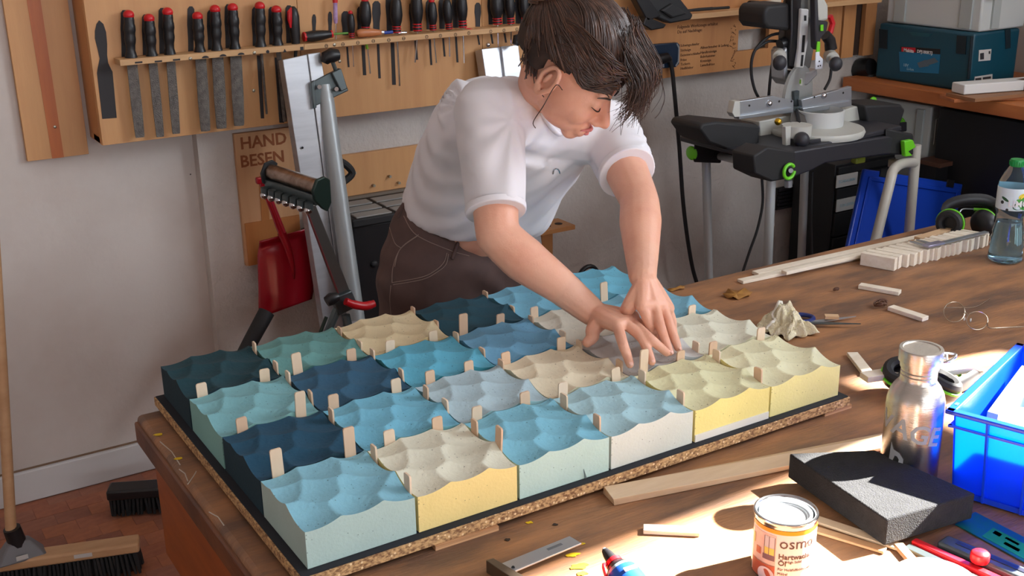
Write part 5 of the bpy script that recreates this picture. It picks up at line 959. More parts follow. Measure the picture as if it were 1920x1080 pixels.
# under the side bench
m_dk = mat('black_cabinet', (22, 22, 25), .5)
r = thing('drawer_cabinet', 'black drawer cabinet with white label strips behind the blue lid', 'cabinet', P(1600, 500, X=3.3)); cx, cy = 3.4, 1.72
q0 = P(1561, 420, Y=1.86); q1 = P(1625, 420, Y=1.86); obj('carcass', MB().box(((q0.x + q1.x) / 2 + .08, 1.99, (FZ - .13) / 2), (q1.x - q0.x + .16, .24, -.13 - FZ)), m_dk, r, bev=.004)
for k, (py0, py1) in enumerate(((312, 326), (328, 350), (352, 372), (374, 394), (396, 440), (442, 480))):
    z0, z1 = P(1580, py1, Y=1.865).z, P(1580, py0, Y=1.865).z; dr = obj('drawer', MB().box(((q0.x + q1.x) / 2 + .08, 1.868, (z0 + z1) / 2), (q1.x - q0.x + .14, .02, z1 - z0 - .004)), m_black2, r, bev=.002)
    if k in (1, 3): c = P(1585, (py0 + py1) / 2 - 1, Y=1.855); obj('label_strip', MB().box((c.x + .01, 1.856, c.z), (.13, .004, .055)), MATS['sticker_white'], dr); obj('label_text', text_mb('SCHRAUBEN' if k == 1 else 'SCHLEIFEN', .018, fr((c.x + .01, 1.8535, c.z - .008), (1, 0, 0), (0, -1, 0)), .0004), MATS['pale_print'], dr, smooth=0)
m_blue = mat('blue_crate', (12, 66, 226), .3, coat=.2); m_bluel = mat('blue_lid', (16, 62, 176), .4)
L_ = [P(1590, 462, Y=1.38), P(1790, 440, Y=1.42), P(1806, 345, Y=1.52), P(1622, 316, Y=1.48)]; nrm_ = (L_[1] - L_[0]).cross(L_[3] - L_[0]).normalized(); nrm_ = nrm_ if nrm_.y > 0 else -nrm_
dn_ = (L_[0] - L_[3]).normalized() * .42; L_[0] = L_[0] + dn_; L_[1] = L_[1] + dn_
r = thing('crate_cover', 'blue plastic crate lid leaning upright behind the bench, under the saw', 'lid', L_[0]); obj('panel', MB().hexa(L_ + [p + nrm_ * .018 for p in L_]), m_bluel, r, bev=.006)
def inset(t): c = sum(L_, V((0, 0, 0))) / 4; return [p.lerp(c, t) for p in L_]
I1, I2 = inset(.09), inset(.14)
for i in range(4): j = (i + 1) % 4; obj('raised_rib', MB().hexa([I1[i], I1[j], I2[j], I2[i]] + [p - nrm_ * .008 for p in (I1[i], I1[j], I2[j], I2[i])]), m_bluel, r, bev=.002)
for t in (.14, .82): a = L_[3].lerp(L_[2], t); b = L_[3].lerp(L_[2], t + .07); obj('notch', MB().hexa([a + dn_ * -.02, b + dn_ * -.02, b + dn_ * .06, a + dn_ * .06] + [p - nrm_ * .006 for p in (a + dn_ * -.02, b + dn_ * -.02, b + dn_ * .06, a + dn_ * .06)]), m_dk, r)
obj('black_infill', MB().box((3.88, 1.1, (FZ + .1) / 2), (.5, 1.2, .1 - FZ)), m_dk, label='large added black cupboard under the side bench', cat='infill', bev=.006) ; p = P(1765, 298, X=3.6)  # black box added to keep the space under the bench dark
r = thing('dark_shelf', 'small dark shelf with a brown wooden top behind the blue crate cover', 'shelf', V((3.57, 1.6, FZ))); a = P(1740, 310, Y=1.66); b = P(1808, 290, Y=1.66); obj('shelf_top', MB().box(((a.x + b.x) / 2, 1.66, (a.z + b.z) / 2), (b.x - a.x, .12, .018)), mat('dark_wood', (84, 54, 40), .6), r); obj('shelf_body', MB().box(((a.x + b.x) / 2, 1.67, (a.z + b.z) / 2 - .2), (b.x - a.x - .01, .1, .38)), m_dk, r)
obj('black_curtain', MB().box((4.2, 1.2, -.38), (.02, 1.9, .98)), mat('black_cloth', (22, 22, 26), .9, bump=.5, bscale=5, bstretch=(1, 6, .3)), label='black panel closing the wall under the side bench', cat='panel')
r = thing('wall_duct', 'black ribbed vent grille low on the wall behind the saw legs', 'vent', P(1500, 385, Y=WY)); x0, x1 = P(1452, 370, Y=WY).x, P(1568, 360, Y=WY).x; z0, z1 = P(1455, 392, Y=WY).z, P(1455, 352, Y=WY).z
obj('backing', MB().box(((x0 + x1) / 2, WY - .008, (z0 + z1) / 2), (x1 - x0, .016, z1 - z0)), m_dk, r)
for k in range(6): obj('slat', MB().box(((x0 + x1) / 2, WY - .02, z0 + (z1 - z0) * (k + .5) / 6), (x1 - x0 - .01, .012, (z1 - z0) / 9)), m_char, r)
# ---------------------------------------------------------------- things on the workbench
e_ = TZ + .0004
sg = 'long pale wood strips at the back of the bench'
def tstick(name, label, a, b, w_, h, z=e_, m=m_whitewood, group=None, dz=0): 
    p, q = P(*a, z=z + h), P(*b, z=z + h + dz); d = q - p; return obj(name, MB().box((0, 0, -h / 2), (d.length, w_, h), fr((p + q) / 2, d, (0, 0, 1))), m, bev=.0012, label=label, cat='strip', group=group)
tstick('wood_strip', 'long pale wood strip lowest and nearest the camera of the back-edge strips', (1388, 525), (1650, 470), .026, .009, group=sg)
tstick('wood_strip', 'long pale wood strip at the very back edge, reaching to the tan laths', (1416, 510), (1735, 440), .028, .010, e_ + .0008, group=sg)
tstick('wood_strip', 'pale wood strip lying beside the row of white blocks', (1470, 508), (1635, 470), .022, .010, e_ + .0095, group=sg)
tstick('tan_lath', 'tan lath lying across the far end of the long pale strips', (1722, 445), (1782, 427), .03, .014, e_ + .02, mat('tan_wood', (206, 172, 134), .6))
tstick('tan_lath', 'short tan lath beside the caliper jaws', (1708, 452), (1745, 446), .024, .012, e_ + .006, MATS['tan_wood'])
tstick('wood_strip', 'broad white strip behind the caliper', (1756, 450), (1800, 436), .05, .014, e_ + .02, group=sg)
# row of thin blocks
ends = [(1676, 509), (1684, 505), (1700, 502), (1713, 500), (1724, 496), (1737, 493), (1748, 490), (1757, 489), (1770, 484), (1779, 482), (1788, 480), (1797, 478), (1812, 474), (1820, 472), (1832, 468), (1842, 466), (1850, 462)]
b0 = P(1612, 497, z=TZ); b1 = P(1676, 509, z=TZ); dv = (b1 - b0)
for i, e in enumerate(ends):
    p1 = P(*e, z=TZ); k = 1 - .02 * i * .4; n_ = V((-dv.y, dv.x, 0)).normalized(); nx = P(*ends[min(i + 1, len(ends) - 1)], z=TZ); sp_ = abs((nx - p1).dot(n_)) if i + 1 < len(ends) else .016; th__ = min(.028, max(.011, sp_ * .86)); d = dv.normalized(); M = fr(p1 + n_ * th__ / 2 - d * dv.length * k / 2, d)
    obj('wood_block_piece', MB().box((0, 0, .019), (dv.length * k, th__, .037 + .001 * (i % 3)), M), m_whitewood, bev=.001, label='pale wood block standing on edge, %s of the row counted from the nearest end' % (ORD[i] if i < 16 else 'last'), cat='block', group='row of pale wood blocks on the bench')
# caliper
zc = TZ + .044; r = thing('caliper', 'steel vernier caliper lying across the pale wood blocks', 'caliper', P(1780, 460, z=zc))
a, b = P(1735, 464, z=zc), P(1850, 436, z=zc); d = b - a; M = fr(a, d)
obj('beam', MB().box((d.length / 2, 0, .002), (d.length, .016, .0035), M), m_castal, r); obj('slider', MB().box((.035, 0, .004), (.07, .024, .007), M), mat('slider_lilac', (176, 172, 196), .3, .7), r, bev=.001)
for s_ in (0, .028): obj('jaw', MB().prism([(s_, -.008), (s_ + .018, -.008), (s_ + .012, .05), (s_ + .004, .062)], .0045, M), m_castal, r, bev=.0008)
# water bottle
m_pet = mat('clear_pet', (205, 232, 245), .05, trans=.96); MATS['clear_pet'].node_tree.nodes['Principled BSDF'].inputs['IOR'].default_value = 1.12
pb = P(1883, 489, z=TZ); hb = (P(1902, 296, X=pb.x).z - TZ); pb2 = pb; up_ = V((0, 0, 1))
rb = .0335 * (pb - CAMLOC).length / 2152 * 1000 * .001 * 1.0 if False else (P(1918, 486, z=TZ) - P(1850, 478, z=TZ)).length / 2 * .96
k = hb; M = fr(pb); r = thing('water_bottle', 'clear plastic water bottle with a green cap and leafy label', 'bottle', pb)
prof = [(.0, .004), (rb * .5, .001), (rb * .9, .004), (rb, .03 * k), (rb * .98, .1 * k), (rb * .93, .13 * k), (rb * .99, .16 * k), (rb * .92, .2 * k), (rb * .97, .23 * k), (rb * .88, .27 * k), (rb * .92, .3 * k), (rb * .82, .36 * k), (rb * .74, .43 * k), (rb * .80, .48 * k), (rb * .9, .52 * k), (rb * .9, .74 * k), (rb * .86, .78 * k), (rb * .62, .87 * k), (rb * .38, .93 * k), (rb * .36, .95 * k)]
obj('bottle_wall', MB().lathe(prof, M, 40, caps=False), m_pet, r, smooth=60)
obj('water', MB().lathe([(.0, .006), (rb * .86, .008), (rb * .9, .03 * k), (rb * .84, .16 * k), (rb * .76, .3 * k), (rb * .66, .40 * k), (.0, .402 * k)], M, 32), mat('water', (190, 225, 240), .02, trans=1), r, smooth=60)
toc = CAMLOC - pb; az = math.atan2(toc.y, toc.x)
obj('label', MB().lathe([(rb * .905, .53 * k), (rb * .91, .54 * k), (rb * .91, .73 * k), (rb * .905, .74 * k)], M, 40, caps=False), mat('bottle_label', (214, 232, 236), .4), r, smooth=60)
Mw = fr(pb + V((0, 0, .60 * k)), (-math.sin(az), math.cos(az), 0), (math.cos(az), math.sin(az), 0)); Mw = fr(pb + V((0, 0, .61 * k)), Mw.to_3x3() @ V((1, 0, 0)), Mw.to_3x3() @ V((0, 0, 1)))
def wrapshape(poly, rad, h, M): # flat print wrapped on a cylinder about M's y axis
    mb = MB(); n = len(poly); vs = [M @ V(((rad + hh) * math.sin(x / rad), y, (rad + hh) * math.cos(x / rad))) for hh in (0, h) for x, y in poly]
    return mb.add(vs, [tuple(range(n)), tuple(range(n, 2 * n))] + [(i, (i + 1) % n, n + (i + 1) % n, n + i) for i in range(n)])
def ell(cx, cy, a, b, n=14, rot=0): return [(cx + a * math.cos(t) * math.cos(rot) - b * math.sin(t) * math.sin(rot), cy + a * math.cos(t) * math.sin(rot) + b * math.sin(t) * math.cos(rot)) for t in np.linspace(0, 2 * math.pi, n, endpoint=False)]
gr1, gr2, ye, bk = mat('leaf_green', (70, 150, 60), .5), mat('leaf_dark', (24, 80, 50), .5), mat('petal_yellow', (235, 205, 60), .5), mat('print_black', (40, 44, 46), .5)
w2 = rb * .92
for poly, m, nm in ((ell(w2 * .55, -.008, .022, .012, rot=.3), gr2, 'leaf_print'), (ell(w2 * .62, .012, .014, .008, rot=1), gr1, 'leaf_print'), (ell(w2 * .42, .0, .012, .006, rot=2), gr1, 'leaf_print'), (ell(w2 * .75, -.014, .012, .007, rot=-.5), gr1, 'leaf_print'), (ell(w2 * .6, .02, .01, .006, rot=.4), ye, 'flower_print'), (ell(w2 * .5, .016, .006, .005), ye, 'flower_print'), (ell(-w2 * .45, .008, .012, .004, rot=-.5), gr2, 'logo_print'), (ell(-w2 * .62, -.002, .005, .005), bk, 'logo_print'), (ell(-w2 * .25, -.022, .004, .004), bk, 'seal_print')): obj(nm, wrapshape(poly, w2, .0004, Mw), m, r)
obj('label_lettering', text_mb('VIT', .034, Mw @ Matrix.Translation((0, -.012, 0)) @ Matrix.Rotation(0, 4, 'Z'), .0003, 'LEFT', True, wrap=w2 + .0008, cut=.006) if False else text_mb('LIMÓ', .026, fr(Mw @ V((0, -.012, 0)), V((-math.sin(az + .45), math.cos(az + .45), 0)), V((math.cos(az + .45), math.sin(az + .45), 0))), .0003, 'CENTER', True, wrap=w2 + .0008, cut=.006), MATS['white_print'], r, smooth=0)
capM = fr(pb + V((0, 0, .93 * k))); mb = MB(); mb.lathe([(rb * .40, 0), (rb * .42, .004), (rb * .42, .05 * k), (rb * .38, .065 * k), (0, .066 * k)], capM, 28); obj('cap', mb, mat('green_cap', (24, 140, 66), .35), r, smooth=50)
for i in range(20): a = 2 * math.pi * i / 20; p = pb + V((rb * .425 * math.cos(a), rb * .425 * math.sin(a), .93 * k)); obj('cap_rib', MB().cyl(p + V((0, 0, .004)), p + V((0, 0, .05 * k)), .0012, n=5), MATS['green_cap'], r)
# ear defenders
def earmuff(name, label, c, rx, cups, bandpts, wires):
    r = thing(name, label, 'ear defenders', c); obj('headband', MB().tube(bez(bandpts, 24), .010, 8, flat=((0, 0, 1), 2.0)), m_black, r, smooth=60)
    for cc_, rot, s_ in cups: M = fr(cc_, rot, s_); obj('ear_cup', MB().lathe([(.0, -.03), (.03, -.03), (.042, -.012), (.044, .002), (0, .002)], M, 24), m_black, r, smooth=60); obj('lime_rim', MB().ring((0, 0, .003), .042, .0035, M, 28, 6), m_lime, r); obj('cushion', MB().ring((0, 0, .012), .03, .012, M, 24, 8), m_black2, r)
    for pts in wires: obj('wire', MB().tube(bez(pts, 12), .0022, 6), m_castal, r); obj('lime_sleeve', MB().tube([V(pts[-2]).lerp(V(pts[-1]), .1), V(pts[-1])], .0045, 8), m_lime, r)
    return r
earmuff('ear_defenders', 'black ear defenders with lime sleeves behind the water bottle', P(1825, 440, z=TZ), 0,
    [(P(1782, 418, z=TZ + .05), (0, 0, 1), (-.9, -.3, .1)), (P(1846, 418, z=TZ + .045), (0, 0, 1), (.8, .1, .1))],
    [P(1772, 412, z=TZ + .05), P(1776, 388, z=TZ + .09), P(1806, 376, z=TZ + .11), P(1846, 376, z=TZ + .11), P(1866, 390, z=TZ + .09), P(1866, 420, z=TZ + .05)],
    [[P(1797, 408, z=TZ + .06), P(1803, 393, z=TZ + .08), P(1822, 392, z=TZ + .08), P(1858, 394, z=TZ + .08)]])
earmuff('ear_defenders', 'black ear defenders with lime rims lying behind the steel bottle', P(1720, 715, z=TZ), 0,
    [(P(1692, 702, z=TZ + .044), (1, 0, 0), (-.35, -.2, 1)), (P(1764, 722, z=TZ + .044), (1, 0, 0), (.3, -.3, 1))],
    [P(1700, 716, z=TZ + .02), P(1740, 742, z=TZ + .02), P(1800, 722, z=TZ + .02), P(1836, 700, z=TZ + .02)],
    [[P(1756, 668, z=TZ + .05), P(1774, 662, z=TZ + .05), P(1778, 684, z=TZ + .04), P(1800, 704, z=TZ + .03)]])
tg = 'short pale wood sticks scattered on the bench'
tstick('wood_stick', 'short white stick lying alone in the middle of the bench beyond the shavings', (1612, 532), (1688, 545), .026, .011, group=tg)
tstick('wood_stick', 'short white stick with a dry brown shaving at its end', (1670, 573), (1736, 594), .026, .011, group=tg)
tstick('wood_stick', 'short pale stick lying flat between the lemon corner tile and the ear defenders', (1598, 660), (1628, 698), .026, .009, group=tg)
tstick('wood_stick', 'sunlit stick resting on the ear defenders, left of the steel bottle', (1620, 702), (1690, 692), .032, .014, e_ + .032, group=tg)
tstick('wood_stick', 'bright sunlit stick between the steel bottle and the blue crate', (1762, 690), (1872, 674), .036, .014, e_ + .032, group=tg)
# shavings
m_shav = mat('dry_shaving', (150, 98, 50), .7, c2=(120, 74, 38), scale=30)
def shaving(px, py, s_, label, m=m_shav):
    c = P(px, py, z=TZ); mb = MB(); n = 18
    for L_ in range(3):
        r0 = s_ * (1 - .25 * L_); vs = []
        for i in range(n + 1):
            a = 4.2 * i / n + L_ * 2.1
            for t in (-.5, .5): vs.append(c + V((r0 * math.cos(a) * (1 + .2 * t), r0 * .8 * math.sin(a), .004 + s_ * .35 * (1 + math.sin(a * 1.7 + L_)) * .5 + t * s_ * .3 + s_ * .15)))
        mb.add(vs, [(2 * i, 2 * i + 1, 2 * i + 3, 2 * i + 2) for i in range(n)])
    o = obj('wood_shaving', mb, m, label=label, cat='shaving', smooth=60); sm_ = o.modifiers.new('t', 'SOLIDIFY'); sm_.thickness = .0015
shaving(1652, 576, .022, 'curled dark brown shaving at the end of a white stick', mat('dark_shaving', (96, 62, 44), .7)); shaving(1568, 547, .010, 'tiny dark shaving on the bench by the lone white stick', MATS['dark_shaving'])
c = P(1381, 555, z=TZ); r_ = random.Random(5); mb = MB(); poly = [((.034 + .014 * r_.random()) * math.cos(t), (.028 + .01 * r_.random()) * math.sin(t)) for t in np.linspace(0, 2 * math.pi, 16, endpoint=False)]
vs = [c + V((0, 0, .006))] + [c + V((x, y, .007 + .006 * math.sin(i * 2.1))) for i, (x, y) in enumerate(poly)] ; mb.add(vs, [(0, 1 + i, 1 + (i + 1) % 16) for i in range(16)]); o = obj('dry_leaf', mb, mat('ochre_leaf', (172, 122, 48), .7, c2=(140, 92, 40), scale=40), label='crumpled ochre dry leaf on the bench behind the board', cat='leaf', smooth=20); o.modifiers.new('t', 'SOLIDIFY').thickness = .0012
c = P(1268, 543, z=TZ); mb = MB(); mb.add([c + V((0, 0, .005))] + [c + V((.03 * math.cos(t), .012 * math.sin(t), .004 + .003 * math.sin(3 * t))) for t in np.linspace(0, 2 * math.pi, 9)[:-1]], [(0, 1 + i, 1 + (i + 1) % 8) for i in range(8)]); o = obj('dry_leaf', mb, MATS['ochre_leaf'], label='small ochre leaf scrap at the back bench edge beside the aqua corner tile', cat='leaf', smooth=20); o.modifiers.new('t', 'SOLIDIFY').thickness = .001
# cloth rag
rc = P(1472, 620, z=TZ); X_ = (P(1522, 632, z=TZ) - P(1426, 610, z=TZ)); xd = X_.normalized(); yd = V((-xd.y, xd.x, 0)); hl = X_.length / 2
nx, ny = 64, 44; vs = []; rr = random.Random(4)
def ragz(u, v): # crumpled height of the cloth over its footprint
    pk = sum(h * math.exp(-(((u - a) / sa) ** 2 + ((v - b) / sb) ** 2)) for a, b, sa, sb, h in ((-.42, .25, .20, .5, .050), (-.05, .15, .22, .5, .052), (.38, -.15, .28, .5, .036), (.78, -.25, .16, .4, .026), (-.8, -.1, .16, .4, .020)))
    fold = .010 * abs(math.sin(5.2 * u + 3.1 * v + 1.3 * math.sin(4 * v))) + .007 * abs(math.sin(9 * u - 6 * v + 2 * math.sin(3 * u + v))) + .004 * abs(math.sin(15 * u + 11 * v))
    return pk + fold
for j in range(ny + 1):
    for i in range(nx + 1):
        u, v = 2 * i / nx - 1, 2 * j / ny - 1; q = max(abs(u), abs(v)); l = math.hypot(u, v) or 1; k = q / l; u2, v2 = u * (k * .75 + .25), v * (k * .75 + .25)
        rad = 1 + .10 * math.sin(5 * math.atan2(v, u) + 1) + .05 * math.sin(11 * math.atan2(v, u)); edge = max(0, 1 - q ** 7)
        z = .002 + edge * ragz(u2, v2) + (1 - edge) * .004 * (1 + math.sin(13 * math.atan2(v, u)))
        vs.append(rc + xd * (u2 * hl * rad + .006 * math.sin(9 * v)) + yd * (v2 * .058 * rad + .006 * math.sin(8 * u)) + V((0, 0, z + rr.uniform(0, .0012))))
mb = MB(); mb.add(vs, [(j * (nx + 1) + i, j * (nx + 1) + i + 1, (j + 1) * (nx + 1) + i + 1, (j + 1) * (nx + 1) + i) for j in range(ny) for i in range(nx)])
rag = obj('cloth_rag', mb, mat('cream_terry', (238, 229, 196), .95, c2=(216, 206, 174), scale=22, bump=.9, bscale=300), label='crumpled cream terry rag on the bench beside the scissors', cat='rag', smooth=180)
so_ = rag.modifiers.new('t', 'SOLIDIFY'); so_.thickness = .0025; so_.offset = -1
hem = [vs[j * (nx + 1) + 20] + V((0, 0, .002)) for j in range(2, ny - 1)]; obj('hem_band', MB().tube(hem, .004, 6), mat('hem_white', (232, 228, 214), .9), rag, smooth=60)
# scissors
r = thing('scissors', 'scissors with dark blue handles lying behind the cream rag', 'scissors', P(1545, 606, z=TZ)); zs = TZ + .006
for i, (a, b) in enumerate((((1508, 606), (1605, 594)), ((1508, 606), (1614, 608)))):
    p, q = P(*a, z=zs + i * .003), P(*b, z=zs + i * .003); d = q - p; M = fr(p, d); obj('blade', MB().prism([(0, -.006), (d.length * .5, -.007), (d.length, 0), (d.length * .5, .005), (0, .006)], .0025, M), m_castal if i == 0 else m_bracket, r)
for px, py in ((1500, 598), (1482, 612)): obj('handle_ring', MB().ring((0, 0, .002), .026, .006, fr(P(px, py, z=zs), (1, -.5, 0)), 24, 8, 1.3), mat('navy_handle', (26, 44, 110), .35), r)
obj('chip', MB().box((0, 0, .006), (.034, .018, .008), fr(P(1559, 598, z=TZ + .010), (1, -.8, 0))), MATS['tan_wood'], label='small wood chip lying on the scissor blades', cat='chip')
# spectacles
r = thing('spectacles', 'thin wire-framed spectacles lying on the bench', 'glasses', P(1830, 600, z=TZ)); gz = TZ + .022; m_wire = mat('wire_frame', (176, 160, 140), .25, .9)
def lens(c, w_, h): 
    pts = [P(c[0] + w_ * math.cos(t), c[1] + h * math.sin(t) , z=gz - .018 * math.sin(t) * 1.0) for t in np.linspace(0, 2 * math.pi, 22, endpoint=False)]; k_ = obj('lens_rim', MB().tube(pts, .0013, 6, closed=True), m_wire, r)
    mb = MB(); mb.add(pts, [tuple(range(22))]); obj('lens', mb, m_glass, k_)
m_glass = mat('lens_glass', (235, 240, 240), .02, trans=1); m_glass.node_tree.nodes['Principled BSDF'].inputs['IOR'].default_value = 1.02
lens((1789, 585), 20, 19); lens((1832, 601), 20, 17); obj('bridge', MB().tube(bez([P(1806, 590, z=gz + .006), P(1811, 586, z=gz + .01), P(1815, 592, z=gz + .006)], 8), .0014, 6), m_wire, r)
obj('temple', MB().tube(bez([P(1771, 577, z=gz), P(1800, 577, z=gz), P(1830, 575, z=gz - .01), P(1856, 560, z=TZ + .002)], 16), .0014, 6), m_wire, r); obj('temple', MB().tube(bez([P(1851, 606, z=gz), P(1856, 615, z=gz), P(1890, 614, z=gz - .005), P(1935, 612, z=TZ + .004)], 16), .0016, 6), m_wire, r)
for px, py in ((1808, 598), (1820, 600)): obj('nose_pad', MB().sph(P(px, py, z=gz), (.003, .002, .005)), mat('nose_pad', (205, 205, 195), .3), r)
# steel bottle
sbp = V((1.066, -.290, TZ)); m_brush = mat('brushed_steel', (196, 192, 186), .24, 1, bump=.15, bscale=60, bstretch=(1, 1, 30))
SBR = .0515; SBH = .262; r = thing('steel_bottle', 'brushed stainless steel bottle with a ring lid and grey printed letters', 'bottle', sbp); M = fr(sbp)
obj('bottle_wall', MB().lathe([(0, 0), (SBR * .94, .0), (SBR, .005), (SBR, .155), (SBR * .985, .168), (SBR * .92, .182), (SBR * .80, .194), (SBR * .66, .203), (SBR * .62, .206), (SBR * .62, .216), (SBR * .59, .2175), (SBR * .62, .219), (SBR * .62, .223), (SBR * .59, .2245), (SBR * .62, .226), (SBR * .62, .230)], M, 56), m_brush, r, smooth=40)
obj('lid', MB().lathe([(SBR * .58, .230), (SBR * .66, .231), (SBR * .67, .236), (SBR * .67, .242), (SBR * .74, .243), (SBR * .75, .264), (SBR * .73, .267), (SBR * .62, .2672), (SBR * .60, .2655), (0, .2655)], M, 48), m_brush, r, smooth=40)
az = math.atan2((CAMLOC - sbp).y, (CAMLOC - sbp).x); rt = V((-math.sin(az), math.cos(az), 0)); tw = V((math.cos(az), math.sin(az), 0))
hp_ = sbp + rt * SBR * .74 + V((0, 0, .254)); obj('lid_ring', MB().tube(bez([hp_ - tw * .02, hp_ + rt * .012 - tw * .012 + V((0, 0, .004)), hp_ + rt * .02 + V((0, 0, .006)), hp_ + rt * .012 + tw * .012 + V((0, 0, .0)), hp_ + tw * .016 + V((0, 0, -.004))], 20), .0028, 8), m_chrome, r, smooth=60)
obj('lid_pivot', MB().cyl(hp_ - rt * .004, hp_ + rt * .004, .004, n=10), m_chrome, r)
m_grey = mat('grey_print', (146, 150, 154), .55); dirv = V((math.cos(az - .12), math.sin(az - .12), 0)); xv = V((-math.sin(az - .12), math.cos(az - .12), 0))
def bw(body, size, dx, z, tilt): 
    mb = text_mb(body, size, ID, .0002, 'CENTER', True, cut=.004); out = MB(); c_, s_ = math.cos(tilt), math.sin(tilt); R_ = SBR + .0004
    for v in mb.v: x = v.x * c_ - v.y * s_ + dx; y = v.x * s_ + v.y * c_; q = sbp + V((0, 0, z + y)); out.v.append(q + xv * math.sin(x / R_) * (R_ + v.z) + dirv * math.cos(x / R_) * (R_ + v.z))
    out.f = mb.f; out.m = mb.m; return out
obj('lettering', bw('AGE', .05, .012, .104, -.22), m_grey, r, smooth=0); obj('lettering', bw('V', .046, -.052, .116, -.2), m_grey, r, smooth=0)
R_ = SBR + .0003; sh_ = [(-.030, .095), (-.024, .082), (-.012, .078), (-.004, .068), (-.004, .056), (-.012, .047), (-.024, .047), (-.032, .056)]
out = MB(); inner = ell(-.018, .063, .006, .007, 8); n_ = 8; both = sh_ + inner[::-1]
ou = [(x, y) for x, y in sh_]; inn = [(-.018 + .0065 * math.cos(t), .063 + .008 * math.sin(t)) for t in [math.atan2(y - .063, x + .018) for x, y in sh_]]
def cw(x, y, h=.0003): return sbp + V((0, 0, y)) + xv * math.sin(x / R_) * (R_ + h) + dirv * math.cos(x / R_) * (R_ + h)
out.add([cw(*p) for p in ou] + [cw(*p) for p in inn], [(i, (i + 1) % 8, 8 + (i + 1) % 8, 8 + i) for i in range(8)]); obj('flame_mark', out, m_grey, r, smooth=0)
# black foam block
fb = [P(1480, 850, z=.03), P(1640, 843, z=.03), P(1829, 925, z=.03), P(1663, 975, z=.03)]
r = obj('foam_block', MB().hexa([V((p.x, p.y, TZ + .0105)) for p in fb] + fb), mat('black_foam', (34, 35, 38), .95, c2=(24, 25, 28), scale=60, bump=.6, bscale=420), bev=.003, label='black rectangular foam block before the steel bottle', cat='foam block')
# plywood strips
a, b = P(1150, 936, z=TZ + .012), P(1660, 836, z=TZ + .012); M = fr(a, b - a)
obj('plywood_plank', MB().hexa([P(1152, 948, z=TZ + .0005), P(1668, 842, z=TZ + .0005), P(1655, 812, z=TZ + .0005), P(1130, 925, z=TZ + .0005)] + [P(1150, 936, z=TZ + .014), P(1660, 838, z=TZ + .014), P(1650, 818, z=TZ + .014), P(1132, 912, z=TZ + .014)]), m_ply, label='broad pale plywood plank lying beside the front edge of the board', cat='plank', bev=.0008)
tstick('ply_lath', 'thin pale lath poking out from beneath the black foam block, upper one', (1520, 968), (1690, 1024), .022, .005, TZ + .001, m_ply); tstick('ply_lath', 'thin pale lath poking out from beneath the black foam block, lower one', (1520, 988), (1660, 1030), .018, .005, TZ + .001, m_plye)
tstick('wood_stick', 'round-ended sunlit stick lying in the bright patch', (1206, 988), (1312, 993), .022, .008, m=m_whitewood, group=tg)
# oil tin
tcp = None
for it in np.linspace(-.06, .2, 200): pass
tr = .0505; tz = TZ + .108; tcx = P(1474, 955, z=tz); tb = V((tcx.x, tcx.y, TZ)); r = thing('oil_tin', 'tin of wood oil with an orange-banded label and shiny lid', 'tin', tb); M = fr(tb); H_ = .108
m_tin = mat('tinplate', (200, 204, 208), .18, 1)
obj('tin_wall', MB().lathe([(tr * .97, 0), (tr, .003), (tr * .985, .006), (tr * .985, H_ - .008), (tr * 1.0, H_ - .006), (tr * 1.015, H_ - .003), (tr * 1.0, H_), (tr * .95, H_ + .0005), (tr * .90, H_ - .002), (tr * .88, H_ - .008), (tr * .86, H_ - .012)], M, 56, caps=False), m_tin, r, smooth=50)
obj('lid', MB().lathe([(0, H_ - .010), (tr * .66, H_ - .010), (tr * .68, H_ - .0085), (tr * .74, H_ - .0085), (tr * .76, H_ - .003), (tr * .80, H_ - .002), (tr * .83, H_ - .004), (tr * .85, H_ - .012)], M, 56, caps=False), mat('matt_tin_lid', (205, 210, 214), .55, .45), r, smooth=50)
az = math.atan2((CAMLOC - tb).y, (CAMLOC - tb).x)
def arcband(rr, z0, z1, a0, a1): return MB().lathe([(rr, z0), (rr, z1)], M, 30, arc=(a0, a1))
lr = tr * .99
obj('label_paper', arcband(lr, .004, H_ - .012, az - 1.25, az + 1.45), mat('label_paper', (226, 210, 204), .45), r, smooth=60); obj('label_band', arcband(lr + .0003, H_ - .0185, H_ - .0115, az - 1.25, az + 1.45), mat('orange_band', (250, 150, 10), .4), r, smooth=60)
pa0, pa1 = az - 1.18, az - .22
obj('label_photo_room', arcband(lr + .0003, .030, H_ - .022, pa0, pa1), mat('photo_room', (206, 170, 160), .45, c2=(226, 200, 186), scale=26), r, smooth=60); obj('label_photo_floor', arcband(lr + .0003, .004, .032, pa0, pa1), mat('photo_floor', (178, 84, 60), .45, c2=(200, 110, 80), scale=20), r, smooth=60)
obj('label_photo_window', arcband(lr + .0006, .050, H_ - .026, az - .62, az - .26), mat('photo_window', (196, 188, 190), .45), r, smooth=60); obj('label_photo_garden', arcband(lr + .0008, .050, .062, az - .61, az - .27), mat('photo_yellow', (214, 196, 96), .45), r)
for a0, a1 in ((az - .625, az - .605), (az - .46, az - .44), (az - .27, az - .25)): obj('label_photo_frame', arcband(lr + .0009, .048, H_ - .026, a0, a1), mat('photo_mauve', (120, 90, 96), .5), r)
obj('label_photo_frame', arcband(lr + .0009, .040, .049, az - .66, az - .24), MATS['photo_mauve'], r); obj('label_photo_plant', arcband(lr + .0009, .058, .075, az - 1.15, az - 1.05), MATS['photo_yellow'], r); obj('label_photo_table', arcband(lr + .0009, .044, .056, az - .95, az - .74), MATS['photo_floor'], r)
tr_ = V((math.cos(az + .42), math.sin(az + .42), 0)); tx_ = V((-math.sin(az + .42), math.cos(az + .42), 0))
